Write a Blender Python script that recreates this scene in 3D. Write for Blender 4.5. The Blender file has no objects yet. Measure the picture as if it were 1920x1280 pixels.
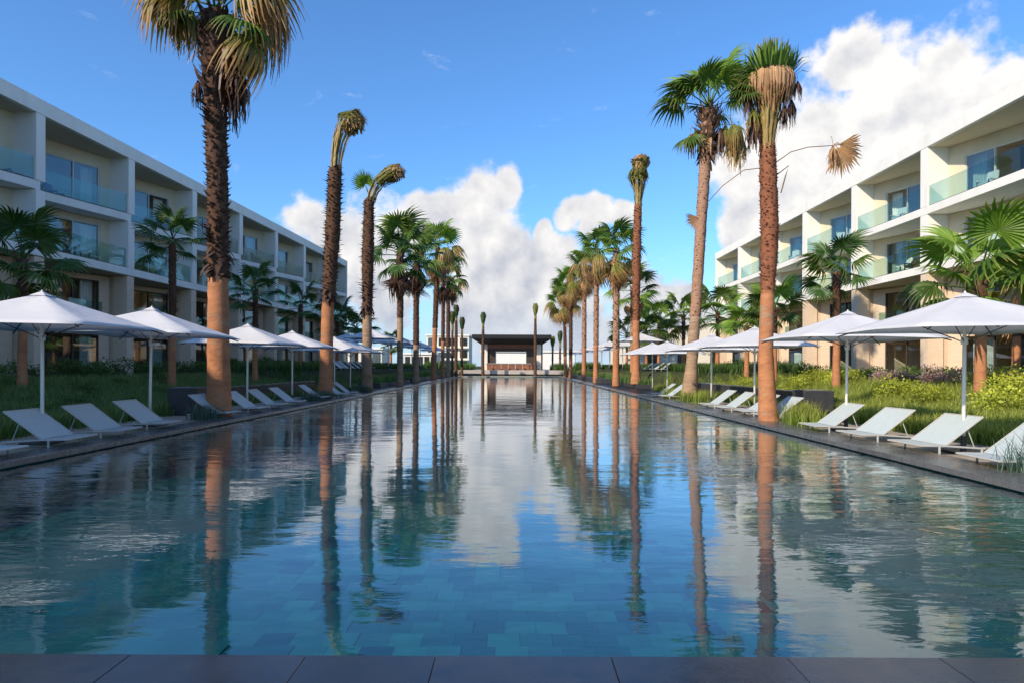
import bpy, math, random
import numpy as np
from mathutils import Vector, Matrix, Euler
R = math.radians
PI = math.pi
random.seed(7)
scn = bpy.context.scene

# ------------------------------------------------------------------ camera
cam_d = bpy.data.cameras.new('camera')
cam = bpy.data.objects.new('camera', cam_d)
scn.collection.objects.link(cam)
scn.camera = cam
cam_d.sensor_width = 36.0
cam_d.lens = 24.0
cam_d.shift_y = 46.0 / 1920.0
cam_d.shift_x = -2.0 / 1920.0
cam_d.clip_start = 0.05
cam_d.clip_end = 9000
cam.location = (0, 0, 1.55)
cam.rotation_euler = (R(90), R(-0.25), 0)

# ------------------------------------------------------------------ sun
SUN_EL, SUN_AZ = R(31.0), R(45)            # azimuth measured behind the camera, to its left
sun_d = bpy.data.lights.new('sun', 'SUN')
sun_d.energy = 4.1
sun_d.angle = R(0.6)
sun_d.color = (1.0, 0.85, 0.66)
sun = bpy.data.objects.new('sun', sun_d)
scn.collection.objects.link(sun)
to_sun = Vector((-math.sin(SUN_AZ) * math.cos(SUN_EL), -math.cos(SUN_AZ) * math.cos(SUN_EL), math.sin(SUN_EL)))
sun.rotation_euler = to_sun.to_track_quat('Z', 'Y').to_euler()
sun.location = (-30, -30, 40)

scn.view_settings.view_transform = 'Standard'
scn.view_settings.look = 'None'
scn.view_settings.exposure = 0.44
scn.view_settings.gamma = 1.0
scn.view_settings.use_curve_mapping = False


# ------------------------------------------------------------------ node helper
class N:
    def __init__(s, nt):
        s.nt = nt

    def new(s, t, **kw):
        n = s.nt.nodes.new(t)
        for k, v in kw.items():
            setattr(n, k, v)
        return n

    def put(s, sock, v):
        if v is None:
            return
        if isinstance(v, bpy.types.NodeSocket):
            s.nt.links.new(v, sock)
        else:
            if sock.type == 'RGBA' and len(v) == 3:
                v = (*v, 1)
            sock.default_value = v

    def m(s, op, a=None, b=None, c=None, clamp=False):
        n = s.new('ShaderNodeMath', operation=op, use_clamp=clamp)
        for i, v in enumerate((a, b, c)):
            s.put(n.inputs[i], v)
        return n.outputs[0]

    def vm(s, op, a=None, b=None, scale=None):
        n = s.new('ShaderNodeVectorMath', operation=op)
        s.put(n.inputs[0], a)
        s.put(n.inputs[1], b)
        if scale is not None:
            s.put(n.inputs['Scale'], scale)
        return n.outputs['Value'] if op in ('LENGTH', 'DISTANCE', 'DOT_PRODUCT') else n.outputs[0]

    def noise(s, vec, scale, detail=4, rough=0.55, dist=0.0, out='Fac'):
        n = s.new('ShaderNodeTexNoise')
        s.put(n.inputs['Vector'], vec)
        n.inputs['Scale'].default_value = scale
        n.inputs['Detail'].default_value = detail
        n.inputs['Roughness'].default_value = rough
        n.inputs['Distortion'].default_value = dist
        return n.outputs[out]

    def mr(s, v, a, b, c=0.0, d=1.0, smooth=False):
        n = s.new('ShaderNodeMapRange', interpolation_type='SMOOTHSTEP' if smooth else 'LINEAR')
        for i, x in enumerate((v, a, b, c, d)):
            s.put(n.inputs[i], x)
        return n.outputs[0]

    def schlick(s, f0, normal=None):
        g = s.new('ShaderNodeNewGeometry')
        c = s.m('ABSOLUTE', s.vm('DOT_PRODUCT', normal if normal is not None else g.outputs['Normal'], g.outputs['Incoming']), clamp=True)
        return s.m('MULTIPLY_ADD', s.m('POWER', s.m('SUBTRACT', 1.0, c, clamp=True), 5.0), 1 - f0, f0)

    def mix(s, f, a, b, mode='MIX'):
        n = s.new('ShaderNodeMix', data_type='RGBA', blend_type=mode)
        s.put(n.inputs[0], f)
        s.put(n.inputs[6], a)
        s.put(n.inputs[7], b)
        return n.outputs[2]


# ------------------------------------------------------------------ sky
wd = bpy.data.worlds.new('World')
scn.world = wd
wd.use_nodes = True
wd.node_tree.nodes.clear()
w = N(wd.node_tree)
sky = w.new('ShaderNodeTexSky', sky_type='NISHITA')
sky.sun_disc = False
sky.sun_elevation = SUN_EL
sky.sun_rotation = R(180 + 45)
sky.altitude = 0
sky.air_density = 1.0
sky.dust_density = 0.4
sky.ozone_density = 3.0
geo = w.new('ShaderNodeTexCoord').outputs['Generated']
pn = w.vm('NORMALIZE', geo)
sep = w.new('ShaderNodeSeparateXYZ')
w.put(sep.inputs[0], pn)
sx_, sy_, sz_ = sep.outputs


def pxdir(px, py):
    return Vector(((px - 962) / 1280, 1, (686 - py) / 1280))


# cumulus masses: picture column, row, radius (in 1/1280 of the focal length)
CL = [(1660, 190, 120), (1755, 170, 115), (1560, 240, 110), (1480, 350, 120), (1620, 330, 170), (1870, 200, 110),
      (1430, 420, 80), (1450, 300, 110), (1600, 120, 70), (1760, 320, 200), (2060, 240, 210), (2350, 330, 260), (2700, 420, 300),
      (905, 345, 62), (945, 335, 50), (850, 405, 95), (785, 425, 62), (920, 480, 115), (1010, 520, 100),
      (1070, 500, 60), (1026, 430, 30), (930, 580, 160), (1200, 560, 85), (690, 520, 150), (570, 425, 62), (640, 470, 90),
      (1120, 398, 48), (1160, 398, 42), (1082, 404, 40), (1270, 570, 70), (1050, 600, 150)]


def cloud_density(p):
    wob = w.vm('SUBTRACT', w.noise(p, 9.0, 3, 0.55, out='Color'), (0.5, 0.5, 0.5))
    q = w.vm('ADD', p, w.vm('SCALE', wob, scale=0.075))
    best = None
    for (cx, cy, r) in CL:
        d = pxdir(cx, cy)
        k = 1.0 / d.length
        c = d.normalized()
        dist = w.vm('DISTANCE', q, tuple(c))
        v = w.m('MULTIPLY_ADD', dist, -1.0 / ((1.2 if cx > 1340 else 0.93) * r / 1280 * k ** 1.5), 1.0)
        best = v if best is None else w.m('MAXIMUM', best, v)
    best = w.m('MAXIMUM', best, -0.6)
    f = w.noise(p, 14.0, 8, 0.56)
    d1 = w.m('MULTIPLY_ADD', w.m('SUBTRACT', f, 0.5), 1.9, best)
    # the rest of the sky, away from the view: fair-weather cumulus
    g = w.noise(w.vm('MULTIPLY', p, (1, 1, 2.2)), 2.6, 7, 0.6)
    away = w.mr(sy_, 0.15, 0.45, 1.0, 0.0)
    g2 = w.m('SUBTRACT', w.m('MULTIPLY', w.m('SUBTRACT', g, 0.56), 5.0), w.m('SUBTRACT', 1.6, w.m('MULTIPLY', away, 1.6)))
    return w.m('MAXIMUM', d1, g2), f


dens, f0 = cloud_density(pn)
f1 = w.noise(w.vm('ADD', pn, (-0.018, 0.0, 0.026)), 17.0, 4, 0.55)
f0b = w.noise(pn, 17.0, 4, 0.55)
cover = w.mr(dens, 0.0, 0.38, 0, 1, True)
relief = w.m('MULTIPLY', w.m('SUBTRACT', f0b, f1), 1.7)
depth = w.mr(dens, 0.2, 1.5, 0.0, 0.16)
bigright = w.mr(sx_, 0.18, 0.42, 0.0, 0.20)
heightlit = w.mr(sz_, 0.03, 0.24, 0.0, 0.42)
lum = w.m('ADD', w.m('ADD', relief, 0.34), w.m('ADD', bigright, heightlit))
lum = w.m('SUBTRACT', lum, depth, clamp=True)
ccol = w.mix(lum, (0.37, 0.40, 0.47), (0.77, 0.75, 0.73))
ccol = w.mix(w.mr(sz_, -0.01, 0.11, 0.75, 0.0, True), ccol, (0.40, 0.49, 0.62))
skyc = w.vm('SCALE', sky.outputs[0], scale=0.135)
skyc = w.vm('MULTIPLY', skyc, (0.60, 0.94, 1.25))
# soft grey-blue veil low over the horizon
veil = w.mr(sz_, -0.02, 0.20, 0.75, 0.0, True)
skyc = w.mix(veil, skyc, (0.40, 0.53, 0.70))
# faint cirrus high up
ci = w.noise(w.vm('MULTIPLY', pn, (3.0, 1.0, 7.0)), 3.0, 8, 0.68, 0.6)
skyc = w.mix(w.mr(ci, 0.60, 0.82, 0.0, 0.40, True), skyc, (0.86, 0.90, 0.97))
out = w.mix(cover, skyc, ccol)
bg = w.new('ShaderNodeBackground')
w.put(bg.inputs[0], out)
bg.inputs[1].default_value = 1.0
wo = w.new('ShaderNodeOutputWorld')
w.nt.links.new(bg.outputs[0], wo.inputs[0])
wd.cycles.sampling_method = 'MANUAL'
wd.cycles.sample_map_resolution = 512


# ------------------------------------------------------------------ materials
def newmat(name):
    m = bpy.data.materials.new(name)
    m.use_nodes = True
    nt = m.node_tree
    nt.nodes.clear()
    n = N(nt)
    o = n.new('ShaderNodeOutputMaterial')
    return m, n, o


def pbr(name, col, rough=0.7, var=0.12, vscale=3.0, bump=0.0, bscale=30.0, spec=0.4, metal=0.0, obj_rand=0.0, stretch=(1, 1, 1),
        col2=None, mixthr=(0.4, 0.65), world=False):
    m, n, o = newmat(name)
    p = n.new('ShaderNodeBsdfPrincipled')
    tc = n.new('ShaderNodeTexCoord').outputs['Object'] if not world else n.new('ShaderNodeNewGeometry').outputs['Position']
    v = n.vm('MULTIPLY', tc, stretch)
    nz = n.noise(v, vscale, 5, 0.6)
    c = n.mix(n.mr(nz, 0.25, 0.75), tuple(x * (1 - var) for x in col), tuple(min(1, x * (1 + var)) for x in col))
    if col2:
        nz2 = n.noise(n.vm('ADD', v, (7.3, 1.1, 4.4)), vscale * 0.7, 5, 0.65)
        c = n.mix(n.mr(nz2, mixthr[0], mixthr[1]), c, col2)
    if obj_rand:
        oi = n.new('ShaderNodeObjectInfo').outputs['Random']
        k = n.mr(oi, 0, 1, 1 - obj_rand, 1 + obj_rand)
        c = n.vm('SCALE', c, scale=k)
    n.put(p.inputs['Base Color'], c)
    n.put(p.inputs['Roughness'], n.mr(nz, 0.2, 0.8, max(0.02, rough - 0.08), min(1, rough + 0.08)))
    p.inputs['Specular IOR Level'].default_value = spec
    p.inputs['Metallic'].default_value = metal
    if bump:
        b = n.new('ShaderNodeBump')
        b.inputs['Strength'].default_value = 1.0
        b.inputs['Distance'].default_value = bump
        n.put(b.inputs['Height'], n.noise(v, bscale, 5, 0.65))
        n.put(p.inputs['Normal'], b.outputs[0])
    n.nt.links.new(p.outputs[0], o.inputs[0])
    return m


def leafmat(name, inner, tip, tipthr=(0.6, 0.98), trans=0.35, var=0.25, rough=0.5):
    """foliage: colour by the attribute 'leaf' (r = way along the leaf, g = random per leaflet)"""
    m, n, o = newmat(name)
    at = n.new('ShaderNodeAttribute', attribute_name='leaf')
    s = n.new('ShaderNodeSeparateColor')
    n.put(s.inputs[0], at.outputs['Color'])
    rr, gg = s.outputs[0], s.outputs[1]
    oi = n.new('ShaderNodeObjectInfo').outputs['Random']
    t = n.m('ADD', n.mr(rr, tipthr[0], tipthr[1]), n.m('MULTIPLY', n.m('SUBTRACT', gg, 0.5), 0.35), clamp=True)
    c = n.mix(t, inner, tip)
    c = n.vm('SCALE', c, scale=n.mr(gg, 0, 1, 1 - var, 1 + var))
    c = n.vm('SCALE', c, scale=n.mr(oi, 0, 1, 0.82, 1.18))
    d = n.new('ShaderNodeBsdfPrincipled')
    n.put(d.inputs['Base Color'], c)
    d.inputs['Roughness'].default_value = rough
    d.inputs['Specular IOR Level'].default_value = 0.35
    tr = n.new('ShaderNodeBsdfTranslucent')
    n.put(tr.inputs[0], n.vm('MULTIPLY', c, (1.25, 1.2, 0.6)))
    mx = n.new('ShaderNodeMixShader')
    mx.inputs[0].default_value = trans
    n.nt.links.new(d.outputs[0], mx.inputs[1])
    n.nt.links.new(tr.outputs[0], mx.inputs[2])
    n.nt.links.new(mx.outputs[0], o.inputs[0])
    return m


M = {}
M['white'] = pbr('white_render', (0.80, 0.785, 0.73), 0.75, 0.05, 1.3, 0.002, 60, 0.3, stretch=(1, 1, .35), col2=(0.66, 0.64, 0.58), mixthr=(0.5, 0.9))
M['whitewarm'] = pbr('cream_render', (0.74, 0.69, 0.58), 0.8, 0.04, 1.0, 0.002, 60, 0.3)
M['backwall'] = pbr('beige_plaster', (0.64, 0.56, 0.41), 0.85, 0.06, 1.5, 0.003, 50, 0.2)
M['ceiling'] = pbr('soffit_bounce_tint', (0.58, 0.51, 0.38), 0.85, 0.04, 1.5, 0.0, 50, 0.2)  # warm bounce light from below is put into this beige
M['roofgravel'] = pbr('roof_gravel', (0.35, 0.34, 0.32), 0.9, 0.2, 3.0, 0.01, 30)
M['stone'] = pbr('travertine', (0.68, 0.54, 0.40), 0.8, 0.10, 2.5, 0.004, 18, 0.3, stretch=(1, 1, 5), col2=(0.60, 0.46, 0.33), mixthr=(0.5, 0.85), obj_rand=0.05)
M['frame'] = pbr('window_frame_paint', (0.62, 0.62, 0.60), 0.5, 0.03, 3)
M['darkframe'] = pbr('bronze_frame', (0.06, 0.045, 0.035), 0.45, 0.1, 3)
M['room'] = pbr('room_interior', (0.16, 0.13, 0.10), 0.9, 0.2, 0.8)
M['curtain'] = pbr('sheer_curtain', (0.70, 0.72, 0.66), 0.9, 0.05, 4)
M['slate'] = pbr('coping_slate', (0.095, 0.098, 0.105), 0.28, 0.18, 5.0, 0.0012, 45, 0.5, obj_rand=0.14, col2=(0.11, 0.108, 0.105), mixthr=(0.45, 0.8), world=True)
M['wetslate'] = pbr('wet_dark_slate', (0.020, 0.024, 0.032), 0.20, 0.25, 6.0, 0.0008, 40, 0.5, obj_rand=0.12, col2=(0.034, 0.034, 0.037), mixthr=(0.4, 0.8), world=True)
M['deckstone'] = pbr('deck_paving', (0.36, 0.31, 0.24), 0.75, 0.12, 3.0, 0.004, 35, 0.3, world=True)
M['darkstone'] = pbr('dark_basalt', (0.040, 0.040, 0.042), 0.55, 0.22, 6.0, 0.006, 25, 0.4)
M['blackwater'] = pbr('black_basin_stone', (0.004, 0.005, 0.006), 0.42, 0.2, 2.0, 0.003, 3.0, 0.12)
M['basin'] = pbr('basin_wall_tile', (0.03, 0.14, 0.16), 0.5, 0.2, 3.0)
M['soil'] = pbr('garden_soil', (0.055, 0.048, 0.028), 0.95, 0.35, 1.5, 0.03, 12, 0.1, col2=(0.05, 0.075, 0.022), mixthr=(0.4, 0.6), world=True)
M['pole'] = pbr('powder_coated_pole', (0.72, 0.71, 0.67), 0.4, 0.03, 3)
M['metal'] = pbr('dark_metal', (0.05, 0.05, 0.055), 0.4, 0.1, 5)
M['sling'] = pbr('sling_fabric', (0.44, 0.51, 0.53), 0.75, 0.05, 8, 0.0006, 300, 0.2)
M['lframe'] = pbr('lounger_frame', (0.42, 0.42, 0.40), 0.4, 0.04, 4)
M['blue'] = pbr('blue_cushion', (0.02, 0.07, 0.26), 0.8, 0.15, 6)
M['roofdark'] = pbr('pavilion_roof_metal', (0.012, 0.015, 0.02), 0.7, 0.15, 2)
M['brick'] = pbr('orange_wood', (0.24, 0.10, 0.055), 0.6, 0.2, 4, 0.003, 20, obj_rand=0.12)
M['counter'] = pbr('counter_stone', (0.42, 0.38, 0.34), 0.5, 0.1, 4)
M['bark_orange'] = pbr('shaved_palm_bark', (0.40, 0.175, 0.085), 0.85, 0.30, 2.0, 0.026, 8, 0.15, stretch=(1, 1, 2.2), col2=(0.32, 0.23, 0.155), mixthr=(0.54, 0.66))
M['bark_grey'] = pbr('grey_palm_bark', (0.34, 0.23, 0.15), 0.85, 0.3, 2.5, 0.028, 8, 0.15, stretch=(1, 1, 5), col2=(0.16, 0.10, 0.065), mixthr=(0.5, 0.75))
M['bark_dark'] = pbr('fibrous_palm_bark', (0.095, 0.052, 0.034), 0.9, 0.4, 7.0, 0.03, 16, 0.15, col2=(0.15, 0.085, 0.05), mixthr=(0.5, 0.75))
M['bark_red'] = pbr('reddish_palm_bark', (0.24, 0.095, 0.05), 0.85, 0.3, 7.0, 0.02, 16, 0.2, col2=(0.13, 0.055, 0.035), mixthr=(0.5, 0.75))
M['bark_pink'] = pbr('pinkish_palm_bark', (0.36, 0.21, 0.14), 0.85, 0.25, 5.0, 0.02, 14, 0.2, stretch=(1, 1, 3), col2=(0.20, 0.11, 0.07), mixthr=(0.5, 0.7))
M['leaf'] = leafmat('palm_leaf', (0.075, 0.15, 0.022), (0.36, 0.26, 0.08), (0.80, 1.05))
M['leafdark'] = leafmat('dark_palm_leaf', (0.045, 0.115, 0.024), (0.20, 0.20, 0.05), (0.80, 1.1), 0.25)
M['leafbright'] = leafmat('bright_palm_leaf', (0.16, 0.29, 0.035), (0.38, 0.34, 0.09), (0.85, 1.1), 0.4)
M['leafolive'] = leafmat('olive_palm_leaf', (0.17, 0.18, 0.030), (0.44, 0.26, 0.11), (0.45, 0.9), 0.3)
M['dead'] = leafmat('dead_palm_leaf', (0.50, 0.30, 0.15), (0.36, 0.19, 0.09), (0.3, 1.0), 0.2)
M['deaddark'] = leafmat('dark_dead_palm_leaf', (0.10, 0.048, 0.028), (0.065, 0.034, 0.024), (0.3, 1.0), 0.1)
M['petiole'] = pbr('leaf_stalk', (0.30, 0.22, 0.07), 0.6, 0.3, 4)
M['boot'] = pbr('cut_leaf_base', (0.16, 0.085, 0.05), 0.85, 0.4, 5.0, col2=(0.30, 0.17, 0.10), mixthr=(0.55, 0.8))
M['bootdark'] = pbr('dark_leaf_base', (0.075, 0.042, 0.03), 0.9, 0.4, 5.0, col2=(0.14, 0.09, 0.06), mixthr=(0.6, 0.85))
M['bootred'] = pbr('red_leaf_base', (0.22, 0.08, 0.045), 0.85, 0.35, 5.0, col2=(0.13, 0.05, 0.03), mixthr=(0.5, 0.8))
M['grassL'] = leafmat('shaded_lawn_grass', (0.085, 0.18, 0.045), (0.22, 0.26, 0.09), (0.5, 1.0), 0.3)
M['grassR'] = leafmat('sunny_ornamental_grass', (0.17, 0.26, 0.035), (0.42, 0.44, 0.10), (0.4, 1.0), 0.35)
M['bluegrass'] = leafmat('blue_green_grass', (0.055, 0.115, 0.085), (0.12, 0.18, 0.14), (0.5, 1.0), 0.2)
M['shrub'] = leafmat('shrub_leaf', (0.045, 0.095, 0.020), (0.10, 0.18, 0.035), (0.2, 1.0), 0.25)
M['shruby'] = leafmat('yellow_shrub_leaf', (0.26, 0.32, 0.035), (0.45, 0.48, 0.06), (0.2, 1.0), 0.35)
M['shrubp'] = leafmat('purple_shrub_leaf', (0.22, 0.13, 0.14), (0.38, 0.25, 0.24), (0.2, 1.0), 0.2)
M['stem'] = pbr('shrub_stem', (0.10, 0.07, 0.04), 0.9, 0.2, 4)


def fabric():
    m, n, o = newmat('white_canopy_fabric')
    p = n.new('ShaderNodeBsdfPrincipled')
    tc = n.new('ShaderNodeTexCoord').outputs['Object']
    nz = n.noise(tc, 1.5, 4, 0.6)
    c = n.mix(nz, (0.76, 0.77, 0.80), (0.84, 0.84, 0.85))
    n.put(p.inputs['Base Color'], c)
    p.inputs['Roughness'].default_value = 0.85
    p.inputs['Specular IOR Level'].default_value = 0.15
    b = n.new('ShaderNodeBump')
    b.inputs['Distance'].default_value = 0.02
    n.put(b.inputs['Height'], n.noise(n.vm('MULTIPLY', tc, (1, 1, 3)), 3.0, 3, 0.5))
    n.put(p.inputs['Normal'], b.outputs[0])
    t = n.new('ShaderNodeBsdfTranslucent')
    n.put(t.inputs[0], (0.78, 0.78, 0.80))
    mx = n.new('ShaderNodeMixShader')
    mx.inputs[0].default_value = 0.35
    n.nt.links.new(p.outputs[0], mx.inputs[1])
    n.nt.links.new(t.outputs[0], mx.inputs[2])
    n.nt.links.new(mx.outputs[0], o.inputs[0])
    return m


M['fabric'] = fabric()


def glassmat(name, tint, base, ior=1.5, rough=0.02, k=1.0):
    m, n, o = newmat(name)
    g = n.new('ShaderNodeBsdfGlossy')
    g.inputs['Roughness'].default_value = rough
    g.inputs[0].default_value = (0.95, 0.97, 1, 1)
    t = n.new('ShaderNodeBsdfTransparent')
    t.inputs[0].default_value = (*tint, 1)
    f = n.m('ADD', n.m('MULTIPLY', n.schlick(((ior - 1) / (ior + 1)) ** 2), k), base, clamp=True)
    mx = n.new('ShaderNodeMixShader')
    n.put(mx.inputs[0], f)
    n.nt.links.new(t.outputs[0], mx.inputs[1])
    n.nt.links.new(g.outputs[0], mx.inputs[2])
    n.nt.links.new(mx.outputs[0], o.inputs[0])
    return m


M['glass'] = glassmat('window_glass', (0.78, 0.84, 0.84), 0.05, 1.5, 0.02, 0.8)
M['railglass'] = glassmat('balustrade_glass', (0.74, 0.86, 0.84), 0.035, 1.4, 0.02, 0.30)


def frosted():
    m, n, o = newmat('balustrade_glass_frosted')
    p = n.new('ShaderNodeBsdfPrincipled')
    n.put(p.inputs['Base Color'], (0.42, 0.44, 0.36))
    p.inputs['Roughness'].default_value = 0.3
    t = n.new('ShaderNodeBsdfTransparent')
    t.inputs[0].default_value = (0.8, 0.9, 0.88, 1)
    mx = n.new('ShaderNodeMixShader')
    mx.inputs[0].default_value = 0.7
    n.nt.links.new(t.outputs[0], mx.inputs[2])
    n.nt.links.new(p.outputs[0], mx.inputs[1])
    n.nt.links.new(mx.outputs[0], o.inputs[0])
    return m


M['frosted'] = frosted()


def tilemat():
    m, n, o = newmat('pool_floor_tile')
    p = n.new('ShaderNodeBsdfPrincipled')
    oi = n.new('ShaderNodeObjectInfo').outputs['Random']
    pos = n.new('ShaderNodeNewGeometry').outputs['Position']
    nz = n.noise(pos, 6, 4, 0.6)
    a = n.mix(oi, (0.006, 0.048, 0.072), (0.026, 0.130, 0.135))
    a = n.mix(n.m('GREATER_THAN', oi, 0.94), a, (0.005, 0.036, 0.062))
    c = n.vm('SCALE', a, scale=n.mr(nz, 0.2, 0.8, 0.75, 1.25))
    n.put(p.inputs['Base Color'], c)
    p.inputs['Roughness'].default_value = 0.5
    n.nt.links.new(p.outputs[0], o.inputs[0])
    return m


M['tile'] = tilemat()


def floormat():
    m, n, o = newmat('pool_floor')
    p = n.new('ShaderNodeBsdfPrincipled')
    pos = n.new('ShaderNodeNewGeometry').outputs['Position']
    br = n.new('ShaderNodeTexBrick')
    n.put(br.inputs['Vector'], pos)
    br.offset = 0.5
    br.inputs['Scale'].default_value = 1.0
    br.inputs['Brick Width'].default_value = 0.27
    br.inputs['Row Height'].default_value = 0.27
    br.inputs['Mortar Size'].default_value = 0.003
    n.put(br.inputs['Color1'], (0.011, 0.068, 0.086))
    n.put(br.inputs['Color2'], (0.019, 0.100, 0.112))
    n.put(br.inputs['Mortar'], (0.010, 0.062, 0.080))
    nz = n.noise(pos, 0.6, 4, 0.6)
    n.put(p.inputs['Base Color'], n.vm('SCALE', br.outputs[0], scale=n.mr(nz, 0.2, 0.8, 0.7, 1.2)))
    p.inputs['Roughness'].default_value = 0.5
    n.nt.links.new(p.outputs[0], o.inputs[0])
    return m


M['floor'] = floormat()


def watermat():
    m, n, o = newmat('pool_water')
    pos = n.new('ShaderNodeNewGeometry').outputs['Position']
    s = n.new('ShaderNodeSeparateXYZ')
    n.put(s.inputs[0], pos)
    # wind patches: rougher towards the two long sides, calm in the middle
    edge = n.mr(n.m('ABSOLUTE', n.m('ADD', s.outputs[0], 0.6)), 1.5, 6.5, 0.0, 1.0, True)
    patch = n.mr(n.noise(n.vm('MULTIPLY', pos, (0.5, 0.9, 0)), 0.5, 3, 0.5), 0.40, 0.62, 0.15, 1.0, True)
    far = n.mr(s.outputs[1], 8, 60, 1.0, 1.0)
    amp = n.m('MULTIPLY', n.m('MULTIPLY_ADD', n.m('MULTIPLY', edge, patch), 1.0, 0.16), far)
    h1 = n.noise(n.vm('MULTIPLY', pos, (0.8, 1.9, 0)), 1.3, 3, 0.5, 0.4)
    h2 = n.noise(n.vm('MULTIPLY', pos, (1.0, 2.2, 0)), 4.2, 3, 0.55, 0.3)
    h = n.m('ADD', n.m('MULTIPLY', h1, 0.022), n.m('MULTIPLY', h2, 0.0065))
    swell = n.m('MULTIPLY', n.noise(n.vm('MULTIPLY', pos, (0.5, 1.2, 0)), 0.7, 2, 0.5), 0.010)
    hh = n.m('ADD', n.m('MULTIPLY', h, amp), swell)
    b = n.new('ShaderNodeBump')
    b.inputs['Strength'].default_value = 1.0
    b.inputs['Distance'].default_value = 1.0
    n.put(b.inputs['Height'], hh)
    g = n.new('ShaderNodeBsdfGlossy')
    g.inputs['Roughness'].default_value = 0.025
    g.inputs[0].default_value = (1, 1, 1, 1)
    n.put(g.inputs['Normal'], b.outputs[0])
    fres = n.schlick(0.024, b.outputs[0])
    t = n.new('ShaderNodeBsdfTransparent')
    t.inputs[0].default_value = (0.48, 0.84, 0.85, 1)
    mx = n.new('ShaderNodeMixShader')
    n.put(mx.inputs[0], n.m('MULTIPLY_ADD', fres, 1.25, 0.01, clamp=True))
    n.nt.links.new(t.outputs[0], mx.inputs[1])
    n.nt.links.new(g.outputs[0], mx.inputs[2])
    n.nt.links.new(mx.outputs[0], o.inputs[0])
    return m


M['water'] = watermat()

# ------------------------------------------------------------------ mesh tools
COL = scn.collection


class MB:
    def __init__(s):
        s.v, s.f, s.a = [], [], []      # a: optional colour per vertex

    def add(s, vs, fs, at=None):
        o = len(s.v)
        s.v += [tuple(x) for x in vs]
        s.f += [tuple(o + i for i in f) for f in fs]
        if at is not None:
            s.a += at

    def box(s, x0, x1, y0, y1, z0, z1):
        if x0 > x1: x0, x1 = x1, x0
        if y0 > y1: y0, y1 = y1, y0
        s.add([(x0, y0, z0), (x1, y0, z0), (x1, y1, z0), (x0, y1, z0), (x0, y0, z1), (x1, y0, z1), (x1, y1, z1), (x0, y1, z1)],
              [(3, 2, 1, 0), (4, 5, 6, 7), (0, 1, 5, 4), (1, 2, 6, 5), (2, 3, 7, 6), (3, 0, 4, 7)])

    def prism(s, pts, z0, z1):
        n = len(pts)
        area = sum(pts[i][0] * pts[(i + 1) % n][1] - pts[(i + 1) % n][0] * pts[i][1] for i in range(n))
        if area < 0: pts = pts[::-1]
        s.add([(x, y, z0) for x, y in pts] + [(x, y, z1) for x, y in pts],
              [tuple(range(n - 1, -1, -1)), tuple(range(n, 2 * n))] + [(i, (i + 1) % n, n + (i + 1) % n, n + i) for i in range(n)])

    def obox(s, c, ax, ay, az):
        c, ax, ay, az = map(Vector, (c, ax, ay, az))
        P = [c + ax * i + ay * j + az * k for k in (-1, 1) for (i, j) in ((-1, -1), (1, -1), (1, 1), (-1, 1))]
        s.add(P, [(3, 2, 1, 0), (4, 5, 6, 7), (0, 1, 5, 4), (1, 2, 6, 5), (2, 3, 7, 6), (3, 0, 4, 7)])

    def tube(s, path, radii, seg=8, cap=True):
        path = [Vector(p) for p in path]
        n = len(path)
        vs, fs = [], []
        for i, p in enumerate(path):
            d = (path[min(i + 1, n - 1)] - path[max(i - 1, 0)]).normalized()
            u = d.cross(Vector((0.01, 1, 0.02)))
            if u.length < 0.1: u = d.cross(Vector((1, 0, 0)))
            u.normalize()
            v = d.cross(u)
            r = radii[i] if hasattr(radii, '__len__') else radii
            for k in range(seg):
                a = 2 * PI * k / seg
                vs.append(p + (u * math.cos(a) + v * math.sin(a)) * r)
        for i in range(n - 1):
            for k in range(seg):
                a, b = i * seg + k, i * seg + (k + 1) % seg
                fs.append((a, b, b + seg, a + seg))
        if cap:
            fs.append(tuple(range(seg - 1, -1, -1)))
            fs.append(tuple((n - 1) * seg + k for k in range(seg)))
        s.add(vs, fs)

    def mesh(s, name, mats, smooth=False, recalc=False):
        me = bpy.data.meshes.new(name)
        me.from_pydata(s.v, [], s.f)
        for mt in (mats if isinstance(mats, (list, tuple)) else [mats]):
            me.materials.append(mt)
        if s.a and len(s.a) == len(s.v):
            at = me.color_attributes.new('leaf', 'FLOAT_COLOR', 'POINT')
            at.data.foreach_set('color', np.array(s.a, dtype=np.float32).ravel())
        if smooth:
            me.polygons.foreach_set('use_smooth', [True] * len(me.polygons))
        me.update()
        return me

    def build(s, name, mats, parent=None, smooth=False, loc=None):
        return place(s.mesh(name, mats, smooth), name, parent, loc)


def place(me, name, parent=None, loc=None, mw=None):
    o = bpy.data.objects.new(name, me)
    COL.objects.link(o)
    if parent is not None: o.parent = parent
    if mw is not None: o.matrix_local = mw
    elif loc is not None: o.location = loc
    return o


def bevel(o, w=0.006, seg=1):
    b = o.modifiers.new('bevel', 'BEVEL')
    b.width = w
    b.segments = seg
    b.limit_method = 'ANGLE'
    return o


def empty(name, loc=(0, 0, 0), rz=0, label=None, cat=None, group=None, kind=None):
    o = bpy.data.objects.new(name, None)
    COL.objects.link(o)
    o.location = loc
    o.rotation_euler = (0, 0, rz)
    o.empty_display_size = 0.3
    return tag(o, label, cat, group, kind)


def tag(o, label=None, cat=None, group=None, kind=None):
    if label: o['label'] = label
    if cat: o['category'] = cat
    if group: o['group'] = group
    if kind: o['kind'] = kind
    return o


def copy_tree(o, parent=None):
    c = o.copy()
    COL.objects.link(c)
    if parent is not None:
        c.parent = parent
    for ch in list(o.children):
        copy_tree(ch, c)
    return c


# ------------------------------------------------------------------ ground and pool
PXL, PXR, PY0, PY1 = -8.0, 6.80, 3.45, 103.0        # pool basin
WZ = -0.08
FZ = -0.72


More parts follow.
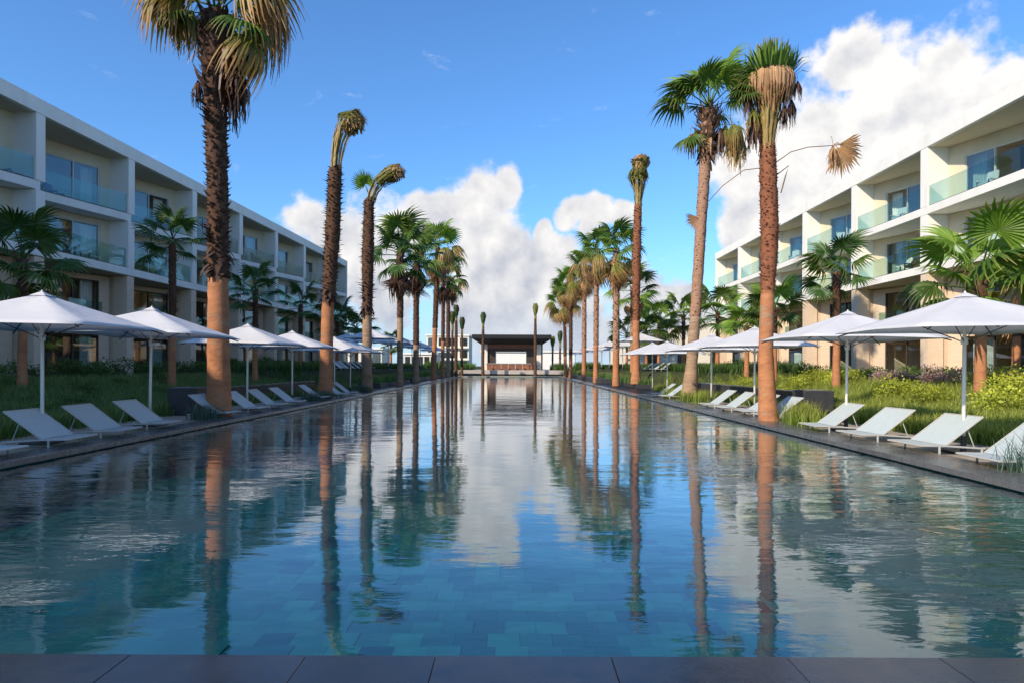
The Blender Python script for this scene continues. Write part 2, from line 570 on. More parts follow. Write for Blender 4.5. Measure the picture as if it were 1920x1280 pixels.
def sstep(a, b, x):
    t = min(1, max(0, (x - a) / (b - a)))
    return t * t * (3 - 2 * t)


def gz(x, y):
    ax = abs(x + 0.6)
    z = 0.72 * sstep(11.0, 19.0, ax)
    if y > 44:
        z = max(z, 1.2 * sstep(44, 47, y) * sstep(10.2, 11.2, ax) * (1 - sstep(112, 125, y)))
    z += 0.9 * sstep(108.5, 109.0, y) * (1 - sstep(9.0, 10.0, ax))
    return z


def grid_ground():
    xs = sorted(set([-4000, -1500, -500, -200, -100, -60, -40, -30] + [-26 + i * 0.8 for i in range(0, 22)] + [-10.6, -9.6, PXL, -4, 0, 4, PXR, 7.4, 8.2, 9.0] +
                    [9.6 + i * 0.8 for i in range(0, 20)] + [30, 40, 60, 100, 200, 500, 1500, 4000]))
    ys = sorted(set([-4000, -1000, -200, -60, -30, -15, -5, 0, PY0, PY1] + [6 + i * 2 for i in range(0, 48)] + [43.8, 44.5, 45.5, 46.5, 108.4, 108.6, 108.8, 109.1, 112, 116, 120, 126, 140, 160, 200, 300, 500, 1000, 2000, 6000]))
    mb = MB()
    nx = len(xs)
    vs = [(x, y, -0.004 + gz(x, y)) for y in ys for x in xs]
    fs = []
    for j in range(len(ys) - 1):
        for i in range(nx - 1):
            cx, cy = (xs[i] + xs[i + 1]) / 2, (ys[j] + ys[j + 1]) / 2
            if PXL < cx < PXR and PY0 < cy < PY1: continue
            if (7.0 < abs(cx) < 9.0) and False: continue
            fs.append((j * nx + i, j * nx + i + 1, (j + 1) * nx + i + 1, (j + 1) * nx + i))
    mb.add(vs, fs)
    return tag(mb.build('ground', M['soil'], smooth=True), kind='structure')


grid_ground()

# pool basin
mb = MB()
mb.add([(PXL, PY0, FZ - .02), (PXR, PY0, FZ - .02), (PXR, PY1, FZ - .02), (PXL, PY1, FZ - .02)], [(0, 1, 2, 3)])
floor = tag(mb.build('pool_floor', M['floor']), kind='structure')
mb = MB()
mb.box(PXL - .25, PXL, PY0 - .25, PY1 + .25, FZ - .1, -0.03)
mb.box(PXR, PXR + .25, PY0 - .25, PY1 + .25, FZ - .1, -0.03)
mb.box(PXL, PXR, PY0 - .25, PY0, FZ - .1, -0.03)
mb.box(PXL, PXR, PY1, PY1 + .25, FZ - .1, -0.03)
tag(mb.build('pool_wall', M['basin']), kind='structure')
tmb = MB()
tmb.box(-.1335, .1335, -.1335, .1335, -.02, .0)
tme = tmb.mesh('floor_tile', M['tile'])
for j in range(15):
    rowoff = random.choice((0, .135, .07, .20))
    for i in range(19):
        place(tme, 'floor_tile', floor, (-2.43 + rowoff + i * 0.27, 5.13 + j * 0.27, FZ + random.uniform(-.006, .004)))
mb = MB()
mb.add([(PXL, PY0, WZ), (PXR, PY0, WZ), (PXR, PY1, WZ), (PXL, PY1, WZ)], [(0, 1, 2, 3)])
tag(mb.build('pool_water', M['water']), kind='structure')

# coping
coping = empty('pool_coping', kind='structure')


def stone_piece(x0, x1, y0, y1, z0=-0.06, z1=0.03, mat=None, name='coping_stone', parent=None):
    b = MB()
    b.box(x0 + .0015, x1 - .0015, y0 + .0015, y1 - .0015, z0, z1 + random.uniform(-.0012, .0012))
    o = b.build(name, mat or M['slate'], parent or coping)
    bevel(o, 0.0025)
    return o


y = 3.59
L = 1.2
while y < PY1:
    y2 = min(y + L, PY1)
    narrow = 38 <= y < 62
    stone_piece(-7.85, -8.42 if False else -7.85, y, y2) if False else None
    x_in, x_out = -7.85, (-8.25 if narrow else -8.6)
    stone_piece(x_out, x_in, y, y2)
    stone_piece(6.65, (7.05 if narrow else 7.60), y, y2)
    y = y2
# near coping under the camera: wide slabs, two rows
random.seed(3)
x = -9.2
while x < 8.4:
    wdt = random.choice((0.68, 0.8, 0.92))
    stone_piece(x, x + wdt, 2.75, 3.588, mat=M['wetslate'])
    stone_piece(x, x + wdt, 1.85, 2.75, mat=M['wetslate'])
    stone_piece(x, x + wdt, 0.95, 1.85, mat=M['wetslate'])
    x += wdt
x = -8.45
while x < 7.3:
    stone_piece(x, min(x + 1.0, 7.4), PY1, PY1 + 2.6, mat=M['deckstone'])
    x += 1.0

# paved strips for the loungers
mb = MB()
mb.box(-11.2, -8.602, 3.6, 38.0, -.05, .0)
tag(mb.build('lounger_paving', M['deckstone']), kind='structure')
mb = MB()
mb.box(7.602, 10.0, 3.6, 38.0, -.05, .0)
tag(mb.build('lounger_paving', M['deckstone']), kind='structure')
mb = MB()
mb.box(-9.4, 8.3, 105.6, 108.4, -.05, 0.03)
tag(mb.build('far_paving', M['counter']), kind='structure')
mb = MB()
mb.box(-9.4, 8.3, 108.4, 128, 0.3, 0.93)
tag(mb.build('far_terrace', M['counter']), kind='structure')
# still black basins beside the pool further back
for s, x0, x1 in ((-1, -8.26, -13.2), (1, 7.06, 12.4)):
    mb = MB()
    mb.box(x0, x1, 38.2, 62.0, -.05, 0.012)
    tag(mb.build('black_basin', M['blackwater']), kind='structure')
    e = empty('raised_planter', ((x0 + x1) / 2, 62, 0), 0,
              'long dark raised planter of grass at the %s side beyond the black basin' % ('left' if s < 0 else 'right'), 'planter', 'long raised planters by the far pool')
    b = MB()
    cx = (x0 + x1) / 2
    b.box(min(x0, x1) - cx + (0.9 if s > 0 else 0), max(x0, x1) - cx - (0.9 if s < 0 else 0), 0.0, 38.0, 0, 0.42)
    b.build('planter_wall', M['darkstone'], e)
    b = MB()
    xa, xb = ((x0 - 1.3) - cx, x1 - cx)
    b2 = MB()
    if s > 0: b2.box(8.9 - cx, 12.4 - cx, -14, -0.01, 0, 0.30)
    else: b2.box(-9.3 - cx, -13.2 - cx, -14, -0.01, 0, 0.30)
    b2.build('planter_kerb', M['darkstone'], e)

# dark retaining walls and blocks behind the second lounger group
for s, X in ((-1, -11.1), (1, 10.3)):
    e = empty('planter_block', (X + (1.0 if s < 0 else -0.95), 21.3, 0), 0,
              'square dark stone planter block between the loungers on the %s' % ('left behind the big palm' if s < 0 else 'right beside the grass'), 'planter block', 'dark stone planter blocks')
    b = MB(); b.box(-.45, .45, -.45, .45, 0, .84); bevel(b.build('block_body', M['darkstone'], e), .01)
    b = MB(); b.box(-.38, .38, -.38, .38, .84, .86); b.build('block_top', M['slate'], e)
    w_ = empty('retaining_wall', (X, 30, 0), 0, 'low dark stone wall behind the second group of loungers on the %s' % ('left' if s < 0 else 'right'), 'wall', 'low dark garden walls')
    for k in range(13):
        b = MB(); b.box(-.14, .14, -7.8 + k * 1.2 + .004, -7.8 + (k + 1) * 1.2 - .004, 0, .66)
        b.build('wall_stone', M['darkstone'], w_)
    b = MB(); b.box(-.17, .17, -7.8, 7.8, .662, .70); b.build('wall_cap', M['slate'], w_)


# ------------------------------------------------------------------ hotel buildings
P = 7.3
ZB = [0.75, 3.95, 7.1, 10.25, 13.4]
TOP = 14.12
DN, DF = 3.5, 1.15           # depth of the rear wall at the near and far end of each bay


def hotel(s, D, rot, a0, nback, nbay, label, saw):
    P = 7.3 if saw else 7.7
    root = empty('hotel_building', (0, 0, 0), rot, label, 'building', 'long white hotel wings')
    a_first = a0 - nback * P
    a_end = a0 + nbay * P
    X = lambda d: s * (D + d)
    if saw: root.scale = (1, 1, 1.02)

    def bx(mb, d0, d1, a_, b_, z0, z1):
        mb.box(X(d0), X(d1), a_, b_, z0, z1)

    # roof
    b = MB(); bx(b, 0, 13, a_first, a_end + .35, 13.4, TOP)
    bevel(b.build('roof_slab', M['white'], root), 0.01)
    b = MB(); bx(b, .4, 12.6, a_first + .4, a_end, TOP, TOP + .004); b.build('roof_surface', M['roofgravel'], root)
    b = MB(); bx(b, .25, 7.9, a_first + .1, a_end - .01, 13.385, 13.397); b.build('soffit', M['ceiling'], root)  # thin panels added under the slabs to carry the bounce-tinted colour
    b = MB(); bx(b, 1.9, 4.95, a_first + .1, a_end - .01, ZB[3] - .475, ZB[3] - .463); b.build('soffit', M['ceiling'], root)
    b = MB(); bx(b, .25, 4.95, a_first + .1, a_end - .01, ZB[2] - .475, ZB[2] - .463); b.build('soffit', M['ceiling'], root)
    # continuous slabs
    for i, zl in ((3, ZB[3]), (2, ZB[2])):
        zt = zl - 0.04
        b = MB()
        if saw and i == 3:
            for k in range(-nback, nbay):
                a_, b_ = a0 + k * P, a0 + (k + 1) * P
                b.prism([(X(1.75), a_), (X(0.02), b_), (X(5), b_), (X(5), a_)], zt - .42, zt)
        else:
            bx(b, 0.02, 5, a_first, a_end, zt - .42, zt)
        bevel(b.build('balcony_slab', M['white'], root), 0.008)
    b = MB(); bx(b, 1.15, 5, a_first, a_end, ZB[1] - .28, ZB[1])
    b.build('balcony_slab', M['stone'], root)
    b = MB(); bx(b, 1.0, 12, a_first, a_end, ZB[0] - .8, ZB[0]); b.build('terrace_slab', M['stone'], root)
    # end wall
    b = MB(); bx(b, 0.0, 13, a_end, a_end + .34, ZB[2] - .5, 13.398)
    b.build('end_wall', M['white'], root)
    b = MB(); bx(b, 0.3, 13, a_end - .1, a_end + .3, 0, ZB[2] - .502)
    b.build('end_wall', M['stone'], root)
    b = MB(); bx(b, 0.0, 13, a_first - .4, a_first - .01, 0, 13.398)
    b.build('end_wall', M['white'], root)
    # dark rooms behind
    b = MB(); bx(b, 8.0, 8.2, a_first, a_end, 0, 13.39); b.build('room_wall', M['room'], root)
    # dividers
    mw = MB(); mw.box(X(0.01), X(5), -.3, .3, -.035, ZB[4] - ZB[3] - .016)
    me_div = mw.mesh('dividing_wall', M['white'])
    mw = MB(); mw.box(X(0.01), X(5), -.3, .3, -.035, ZB[3] - ZB[2] - .478)
    me_div2 = mw.mesh('dividing_wall', M['white'])
    mw = MB()
    mw.box(X(0.06), X(.9), -.33, -.004, 0, 6.6 - ZB[0]); mw.box(X(0.06), X(.9), .004, .33, 0, 6.6 - ZB[0])
    me_pil = mw.mesh('stone_pillar', M['stone'])
    mw = MB(); mw.box(X(.9), X(5), -.2, .2, 0, 6.6 - ZB[0]); me_pil2 = mw.mesh('dividing_wall', M['stone'])
    # angled rear wall, in the bay's local frame
    A = Vector((X(DN), 0.3, 0)); B = Vector((X(DF), P - .3, 0))
    U = (B - A); Lw = U.length; U.normalize()
    Nn = Vector((-s * abs(U.y), 0, 0)) + Vector((0, 0, 0))
    Nn = Vector((U.y, -U.x, 0));
    if Nn.x * s > 0: Nn = -Nn          # points out to the balcony

    def ob(mb, u0, u1, z0, z1, o0, o1):
        c = A + U * (u0 + u1) / 2 + Nn * (o0 + o1) / 2 + Vector((0, 0, (z0 + z1) / 2))
        mb.obox(c, U * (u1 - u0) / 2, Nn * (o1 - o0) / 2, Vector((0, 0, (z1 - z0) / 2)))

    def wall_mesh(H, wu0, wu1, wz, mat):
        mb = MB()
        ob(mb, 0, wu0, 0, H, -.2, 0)
        ob(mb, wu1, Lw, 0, H, -.2, 0)
        ob(mb, wu0, wu1, wz, H, -.2, 0)
        return mb.mesh('rear_wall', mat)

    wu0, wu1 = 0.25, Lw - (0.65 if saw else 0.95)

    def frame_mesh(H, n, mat):
        mb = MB()
        t = .06
        ob(mb, wu0, wu1, H - t, H, -.14, -.04)
        ob(mb, wu0, wu1, 0, t, -.14, -.04)
        for k in range(n + 1):
            u = wu0 + (wu1 - wu0) * k / n
            uu = min(max(u, wu0 + t / 2), wu1 - t / 2)
            ob(mb, uu - t / 2, uu + t / 2, t + .002, H - t - .002, -.15, -.03)
        return mb.mesh('window', mat)

    def pane_mesh(H, n, mat):
        wpx = (wu1 - wu0) / n
        mb = MB(); ob(mb, wu0 + .03, wu0 + wpx - .03, .06, H - .06, -.10, -.085)
        return mb.mesh('pane', mat), U * wpx

    def curt_mesh(H, wd_):
        mb = MB()
        n_ = int(wd_ / 0.07)
        pts = []
        for k in range(n_ + 1):
            u = wu0 + wd_ * k / n_
            o_ = -.55 + (.035 if k % 2 else -.035)
            pts.append(A + U * u + Nn * o_)
        vs = [p + Vector((0, 0, .03)) for p in pts] + [p + Vector((0, 0, H - .04)) for p in pts]
        mb.add(vs, [(k, k + 1, n_ + 2 + k, n_ + 1 + k) for k in range(n_)])
        return mb.mesh('curtain', M['curtain'])

    WH = 2.45
    me_wall_t = wall_mesh(3.149, wu0, wu1, WH, M['backwall'])
    me_wall_u = wall_mesh(2.69, wu0, wu1, WH - .1, M['backwall'])
    me_wall_l = wall_mesh(2.58, wu0, wu1, 2.3, M['stone'])
    me_wall_g = wall_mesh(2.85, wu0, wu1, 2.45, M['stone'])
    me_fr_t = frame_mesh(WH, 4, M['frame']); me_fr_u = frame_mesh(WH - .1, 4, M['frame'])
    me_fr_l = frame_mesh(2.3, 4, M['darkframe']); me_fr_g = frame_mesh(2.45, 4, M['darkframe'])
    me_pn_t, du = pane_mesh(WH, 4, M['glass'])
    me_pn_l, du = pane_mesh(2.3, 4, M['glass'])
    me_cu = [curt_mesh(2.4, w__) for w__ in (0.7, 1.2, 3.2)]
    # balustrades
    e0 = (1.65 if saw else 0.06)
    A3 = Vector((X(e0 + .05), .32, 0)); B3 = Vector((X(0.12), P - .32, 0))

    def rail_mesh(Aa, Bb, n, h, mat):
        V_ = (Bb - Aa); l_ = V_.length; V_.normalize()
        nn = Vector((V_.y, -V_.x, 0))
        mb = MB()
        c = Aa + V_ * (l_ / n / 2) + Vector((0, 0, h / 2))
        mb.obox(c, V_ * (l_ / n / 2 - .012), nn * .008, Vector((0, 0, h / 2)))
        return mb.mesh('rail_panel', mat), V_ * (l_ / n)

    def shoe_mesh(Aa, Bb):
        V_ = (Bb - Aa).normalized(); nn = Vector((V_.y, -V_.x, 0))
        mb = MB(); mb.obox((Aa + Bb) / 2 + Vector((0, 0, .02)), (Bb - Aa) / 2, nn * .02, Vector((0, 0, .025)))
        return mb.mesh('rail_shoe', M['metal'])

    A2 = Vector((X(.14), .32, 0)); B2 = Vector((X(.14), P - .32, 0))
    A1 = Vector((X(1.3), .25, 0)); B1 = Vector((X(1.3), P - .25, 0))
    rails = {}
    for key, (a_, b_) in {3: (A3, B3), 2: (A2, B2), 1: (A1, B1)}.items():
        for fz in (0, 1):
            rails[key, fz] = rail_mesh(a_, b_, 3, 1.08, M['frosted'] if fz else M['railglass'])
        rails[key, 's'] = shoe_mesh(a_, b_)
    rnd = random.Random(11 if s < 0 else 23)
    for k in range(-nback, nbay):
        a_ = a0 + k * P
        seen = k >= -2 + (1 if s > 0 else 0) - 1
        place(me_div, 'dividing_wall', root, (0, a_, ZB[3]))
        place(me_div2, 'dividing_wall', root, (0, a_, ZB[2]))
        place(me_pil, 'stone_pillar', root, (0, a_, ZB[0]))
        place(me_pil2, 'dividing_wall', root, (0, a_, ZB[0]))
        for lv, mw_, mf, mp, dm in ((3, me_wall_t, me_fr_t, me_pn_t, 0), (2, me_wall_u, me_fr_u, me_pn_l, 0), (1, me_wall_l, me_fr_l, me_pn_l, 1), (0, me_wall_g, me_fr_g, me_pn_l, 1)):
            z = ZB[lv] + (0.0 if lv in (0, 1) else -.03)
            place(mw_, 'rear_wall', root, (0, a_, z))
            if not seen: continue
            wf = place(mf, 'window', root, (0, a_, z))
            for q in range(4):
                if rnd.random() < .16 and lv > 0: continue          # a sliding panel stands open
                place(mp, 'pane', wf, du * q)
            if lv <= 1 and s > 0:
                place(me_cu[2], 'curtain', root, (0, a_, z))
                if rnd.random() < .5: place(me_cu[1], 'curtain', root, (U.x * (wu1 - wu0 - 1.3), a_ + U.y * (wu1 - wu0 - 1.3), z))
            else:
                place(me_cu[rnd.choice((0, 1, 1, 2)) if s > 0 else rnd.choice((0, 1))], 'curtain', root, (0, a_, z))
                place(me_cu[0], 'curtain', root, (U.x * (wu1 - wu0 - .75), a_ + U.y * (wu1 - wu0 - .75), z))
            if lv >= 1:
                fz = 1 if (saw and k >= 3 and lv == 3) else 0
                me_r, dr = rails[lv, fz]
                for q in range(3):
                    place(me_r, 'rail_panel', root, Vector((0, a_, z + .02)) + dr * q)
                place(rails[lv, 's'], 'rail_shoe', root, (0, a_, z))
    return root


hotelL = hotel(-1, 24.5, R(-2.68), 33.2 - 7.3 - 1.15, 5, 8, 'white four-storey hotel wing with glass balconies in shade on the left', True)
hotelR = hotel(1, 22.0, R(-0.3), 14.0, 1, 8, 'cream sunlit four-storey hotel wing with glass balconies on the right', False)


# balcony chairs (own things)
def chair(loc, rz, mat, label):
    e = empty('balcony_chair', loc, rz, label, 'chair', 'balcony chairs')
    b = MB(); b.box(-.3, .3, -.3, .3, .28, .44); bevel(b.build('seat', mat, e), .04, 2)
    b = MB(); b.obox((0, .34, .66), (.3, 0, 0), (0, .06, -.02), (0, .06, .36)); bevel(b.build('backrest', mat, e), .04, 2)
    for sx in (-1, 1):
        b = MB(); b.box(sx * .33 - .04, sx * .33 + .04, -.28, .32, .50, .58); bevel(b.build('armrest', mat, e), .02)
        for sy in (-1, 1):
            b = MB(); b.box(sx * .3 - .025, sx * .3 + .025, sy * .27 - .025, sy * .27 + .025, 0, .5); b.build('leg', M['metal'], e)
    return e


def onL(a, d, z):
    v = Matrix.Rotation(R(-2.68), 3, 'Z') @ Vector((-(24.5 + d), a, 0))
    return (v.x, v.y, z)


chair(onL(31.6, 1.0, 10.22), R(70), M['blue'], 'deep blue armchair on the top balcony at the left picture edge')
chair(onL(35.6, 1.9, 10.22), R(95), M['blue'], 'deep blue armchair behind glass on the top left balcony right of the first column')
chair((23.2, 33.4, 7.08), R(-80), M['curtain'], 'pale lounge chair behind glass on the second balcony of the right wing')
chair((23.4, 41.0, 7.08), R(-100), M['curtain'], 'pale chair on the right wing balcony above the garden palm with drooping leaves')
chair((23.3, 47.6, 10.22), R(-80), M['frame'], 'small light chair on the top balcony of the right wing near its middle')


ords = ['first', 'second', 'third', 'fourth', 'fifth', 'sixth']
for k in range(4):
    chair((23.3, 29.4 + k * 7.7 + 4.2, 10.22), R(-75 + 10 * k), M['sling'], 'pale armchair on the top right balcony, %s bay inward from the picture edge' % ords[k])
    chair((23.2, 29.4 + k * 7.7 + 2.6, 7.08), R(-95 + 8 * k), M['darkframe'], 'dark armchair on the middle right balcony, %s bay inward from the picture edge' % ords[k])
for k in range(3):
    p_ = onL(24.75 + 7.3 * (k + 1) + 5.0, 1.0, 7.2)
    chair(p_, R(80 + 9 * k), M['sling'], 'pale armchair on the middle left balcony, %s bay from the left edge' % ords[k])
    p_ = onL(24.75 + 7.3 * (k + 2) + 5.2, 1.0, 10.4)
    chair(p_, R(85 + 5 * k), M['darkframe'], 'dark armchair on the top left balcony, %s bay from the left edge' % ords[k + 1])


# ------------------------------------------------------------------ umbrellas
def make_umbrella():
    root = empty('parasol', (0, 0, 0))
    H, E, S = 2.98, 2.26, 1.66
    b = MB()
    # four quarter panels, each folded along the rib, edges sagging
    n = 8
    rings = 7
    vs, fs = [], []
    per = []
    for side in range(4):
        for t in range(n):
            u = -1 + 2 * t / n
            per.append({0: (u, -1), 1: (1, u), 2: (-u, 1), 3: (-1, -u)}[side])
    m_ = len(per)
    for r in range(rings + 1):
        f = r / rings
        for (px, py) in per:
            mx = min(abs(px), abs(py)) / max(abs(px), abs(py))      # 1 on the corner rib, 0 mid edge
            rr = f
            z = H - .04 - (H - .04 - E) * (f ** 0.97)
            z -= 0.055 * math.sin(PI * f) * (1 - mx)
            z += 0.050 * (f ** 2) * (1 - mx) * 0
            sc = 1 - 0.025 * (1 - mx) * f
            vs.append((px * S * rr * sc, py * S * rr * sc, z + (0.03 * f * (1 - mx))))
    for r in range(rings):
        for k in range(m_):
            a_, b_ = r * m_ + k, r * m_ + (k + 1) % m_
            if r == 0:
                fs.append((a_, b_ + m_, a_ + m_))
            else:
                fs.append((a_, b_, b_ + m_, a_ + m_))
    b.add(vs, fs)
    can = b.build('canopy', M['fabric'], root)
    can.data.polygons.foreach_set('use_smooth', [True] * len(can.data.polygons))
    so = can.modifiers.new('solid', 'SOLIDIFY'); so.thickness = 0.006
    b = MB()
    b.add([(-.15, -.15, H - .085), (.15, -.15, H - .085), (.15, .15, H - .085), (-.15, .15, H - .085), (0, 0, H + .01)], [(0, 1, 4), (1, 2, 4), (2, 3, 4), (3, 0, 4), (3, 2, 1, 0)])
    b.build('vent_cap', M['fabric'], root)
    b = MB(); b.tube([(0, 0, 0), (0, 0, H - .06)], [.036, .032], 12); b.build('pole', M['pole'], root, smooth=True)
    b = MB(); b.tube([(0, 0, H), (0, 0, H + .03)], [.02, .012], 8); b.build('finial', M['pole'], root)
    for sx, sy in ((1, 1), (1, -1), (-1, 1), (-1, -1)):
        b = MB(); b.tube([(sx * .04, sy * .04, H - .12), (sx * (S - .06), sy * (S - .06), E - .045)], .014, 6)
        rib = b.build('rib', M['metal'], root)
        b = MB(); b.tube([(sx * .04, sy * .04, 2.08), (sx * .78, sy * .78, H - .43)], .010, 6)
        b.build('strut', M['metal'], rib)
    b = MB(); b.tube([(0, 0, 2.02), (0, 0, 2.14)], [.06, .06], 10); b.build('hub', M['pole'], root)
    b = MB(); b.box(-.28, .28, -.28, .28, 0, .045); bevel(b.build('base_plate', M['metal'], root), .01)
    b = MB(); b.tube([(0, 0, .045), (0, 0, .32)], [.048, .048], 10); b.build('base_sleeve', M['metal'], root)
    # tie strap hanging under one side
    b = MB(); b.box(-.02, .02, -.9, -.892, 2.30, 2.52); b.build('strap', M['metal'], root)
    return root


U0 = make_umbrella()
first = [True]


def umbrella(x, y, z, rz, label, group, sc=1.0):
    o = U0 if first[0] else copy_tree(U0)
    first[0] = False
    o.location = (x, y, z)
    o.rotation_euler = (R(random.uniform(-.5, .5)), R(random.uniform(-.6, .6)), R(rz))
    o.scale = (sc, sc, sc)
    tag(o, label, 'parasol', group)
    return o


g1 = 'white square parasols along the left loungers'
g2 = 'white square parasols along the right loungers'
UL = [(-9.2, 13.35, 'nearest left parasol, its white canopy cut off by the left picture edge'),
      (-9.15, 17.2, 'second white parasol from the left edge, its tip touching the big palm'),
      (-9.15, 23.5, 'white parasol just right of the big left palm trunk'),
      (-9.15, 28.3, 'white parasol whose tip reaches the second left palm trunk'),
      (-9.15, 35.0, 'white parasol just behind the second left palm trunk'),
      (-9.2, 38.6, 'farthest white parasol of the lower left row, with tip towards the third palm')]
for i, (x, y_, l) in enumerate(UL):
    umbrella(x, y_, 0, random.uniform(-4, 4), l, g1, random.uniform(.98, 1.015))
UR = [(8.25, 12.5, 'nearest right parasol, its canopy cut off by the right picture edge'),
      (8.2, 16.8, 'second right parasol, between the nearest one and the tall orange palm'),
      (8.25, 23.3, 'white parasol behind the tall orange trunk palm on the right'),
      (8.25, 28.4, 'white parasol right of the pale leaning trunk on the right'),
      (8.25, 36.5, 'white parasol left of the pale leaning trunk on the right'),
      (8.3, 40.6, 'farthest white parasol of the lower right row, over the dark basin')]
for i, (x, y_, l) in enumerate(UR):
    umbrella(x, y_, 0, random.uniform(-4, 4), l, g2, random.uniform(.97, 1.0))
ordn = ['nearest', 'second', 'third', 'fourth', 'farthest']
for i, (x, y_) in enumerate(((-10.6, 51), (-10.6, 65), (-10.6, 78), (-10.6, 91), (-10.6, 103))):
    umbrella(x, y_, 1.2 if True else 0, 0, '%s of the bluish parasols on the raised left terrace' % ordn[i], 'parasols on the raised left terrace', 1.03)
for i, (x, y_) in enumerate(((10.6, 57), (10.6, 75), (10.6, 88), (10.6, 102), (10.6, 116))):
    umbrella(x, y_, 1.25, 0, '%s of the bluish parasols on the raised right terrace' % ordn[i], 'parasols on the raised right terrace', 1.05)
for x, y_, l in ((-10.6, 58, 'bluish parasol between the nearest and second on the raised left terrace'), (-10.6, 71.5, 'bluish parasol between the second and third on the raised left terrace'),
                 (10.6, 66, 'bluish parasol between the nearest and second on the raised right terrace'), (10.6, 81.5, 'bluish parasol between the second and third on the raised right terrace')):
    umbrella(x, y_, 1.2, 0, l, 'parasols filling the raised terrace rows', 1.0)
umbrella(-13.6, 56, 1.2, 0, 'smaller looking parasol half hidden behind the left terrace row by the third palm', 'parasols on the raised left terrace')


# ------------------------------------------------------------------ loungers
def make_lounger():
    """+x runs from foot to head"""
    root = empty('sun_lounger', (0, 0, 0))
    w2 = .49
    def slab(pts, th, name, par):
        b = MB()
        vs = []
        for (x, z) in pts: vs += [(x, -w2 + .02, z), (x, w2 - .02, z)]
        for (x, z) in pts: vs += [(x, -w2 + .02, z - th), (x, w2 - .02, z - th)]
        n = len(pts); fs = []
        for i in range(n - 1):
            fs += [(2 * i, 2 * i + 2, 2 * i + 3, 2 * i + 1), (2 * n + 2 * i + 1, 2 * n + 2 * i + 3, 2 * n + 2 * i + 2, 2 * n + 2 * i)]
            fs += [(2 * i, 2 * n + 2 * i, 2 * n + 2 * i + 2, 2 * i + 2), (2 * i + 1, 2 * i + 3, 2 * n + 2 * i + 3, 2 * n + 2 * i + 1)]
        fs += [(0, 1, 2 * n + 1, 2 * n), (2 * n - 2, 4 * n - 2, 4 * n - 1, 2 * n - 1)]
        b.add(vs, fs)
        return b.build(name, M['sling'], par)
    slab([(-.42, .18), (-.2, .172), (0, .172)], .012, 'seat', root)
    slab([(0, .19), (.22, .345), (.45, .52), (.66, .675)], .012, 'backrest', root)
    for s in (-1, 1):
        b = MB(); b.tube([(-.46, s * w2, .172), (-.3, s * w2, .17), (.02, s * w2, .165), (.72, s * w2, .12)], .018, 6); b.build('side_rail', M['lframe'], root)
        b = MB(); b.tube([(.0, s * w2, .18), (.68, s * w2, .685)], .017, 6); b.build('back_rail', M['lframe'], root)
        b = MB(); b.tube([(.42, s * (w2 - .05), .49), (.56, s * (w2 - .05), .13)], .010, 6); b.build('prop', M['lframe'], root)
        for lx in (-.12, .66):
            b = MB(); b.tube([(lx, s * w2, .0), (lx, s * w2, .16 if lx < 0 else .12)], .02, 6); b.build('leg', M['lframe'], root)
    b = MB(); b.tube([(.675, -w2, .68), (.675, w2, .68)], .017, 6); b.build('head_bar', M['lframe'], root)
    b = MB(); b.tube([(-.455, -w2, .172), (-.455, w2, .172)], .017, 6); b.build('foot_bar', M['lframe'], root)
    return root


L0 = make_lounger()
lf = [True]


def lounger(x, y, z, side, label, group):
    o = L0 if lf[0] else copy_tree(L0)
    lf[0] = False
    o.location = (x, y, z)
    o.rotation_euler = (0, 0, (PI if side < 0 else 0) + R(random.uniform(-4, 4)))
    o.location.x += random.uniform(-.06, .06)
    tag(o, label, 'sun lounger', group)


gl, gr = 'pale sling loungers on the left side', 'pale sling loungers on the right side'
for y_, l in ((11.0, 'lounger only just inside the left picture edge behind grass'), (12.95, 'leftmost fully visible pale lounger, behind the nearest left pole'),
              (14.6, 'second fully visible left lounger, between the two nearest left poles'), (16.45, 'third left lounger, behind the second parasol pole'),
              (20.1, 'left lounger half hidden by the big palm trunk'),
              (22.3, 'left lounger just right of the big palm trunk'), (24.3, 'left lounger before the low dark wall, middle of three'),
              (26.3, 'left lounger before the low dark wall, last of three'), (30.2, 'left lounger just left of the second palm trunk'),
              (33.6, 'left lounger just right of the second palm trunk'), (35.4, 'farthest lounger of the lower left row by the black basin')):
    lounger(-8.62, y_, 0, -1, l, gl)
for y_, l in ((10.6, 'right lounger at the picture edge behind blue-green grass'), (12.6, 'right lounger with a parasol shadow, before the nearest right pole'),
              (14.5, 'right lounger in full sun between two parasol poles'), (16.5, 'right lounger beside the second right parasol pole'),
              (20.0, 'right lounger just right of the orange palm trunk'), (21.8, 'right lounger just left of the orange palm trunk'),
              (23.7, 'right lounger second from the orange palm, towards the leaning trunk'), (25.7, 'right lounger nearest the pale leaning trunk'),
              (33.0, 'right lounger just left of the pale leaning trunk'), (35.2, 'farthest lounger of the lower right row by the black basin')):
    lounger(7.62, y_, 0, 1, l, gr)
for i in range(6):
    lounger(-12.6, 50 + i * 2.0, 1.2, -1, '%s lounger on the raised left terrace counted from the third palm' % ['first', 'second', 'third', 'fourth', 'fifth', 'sixth'][i], 'loungers on the left terrace')
for i in range(4):
    lounger(12.0, 55 + i * 2.4, 1.2, 1, '%s lounger on the raised right terrace counted from the near end' % ['first', 'second', 'third', 'fourth'][i], 'loungers on the right terrace')


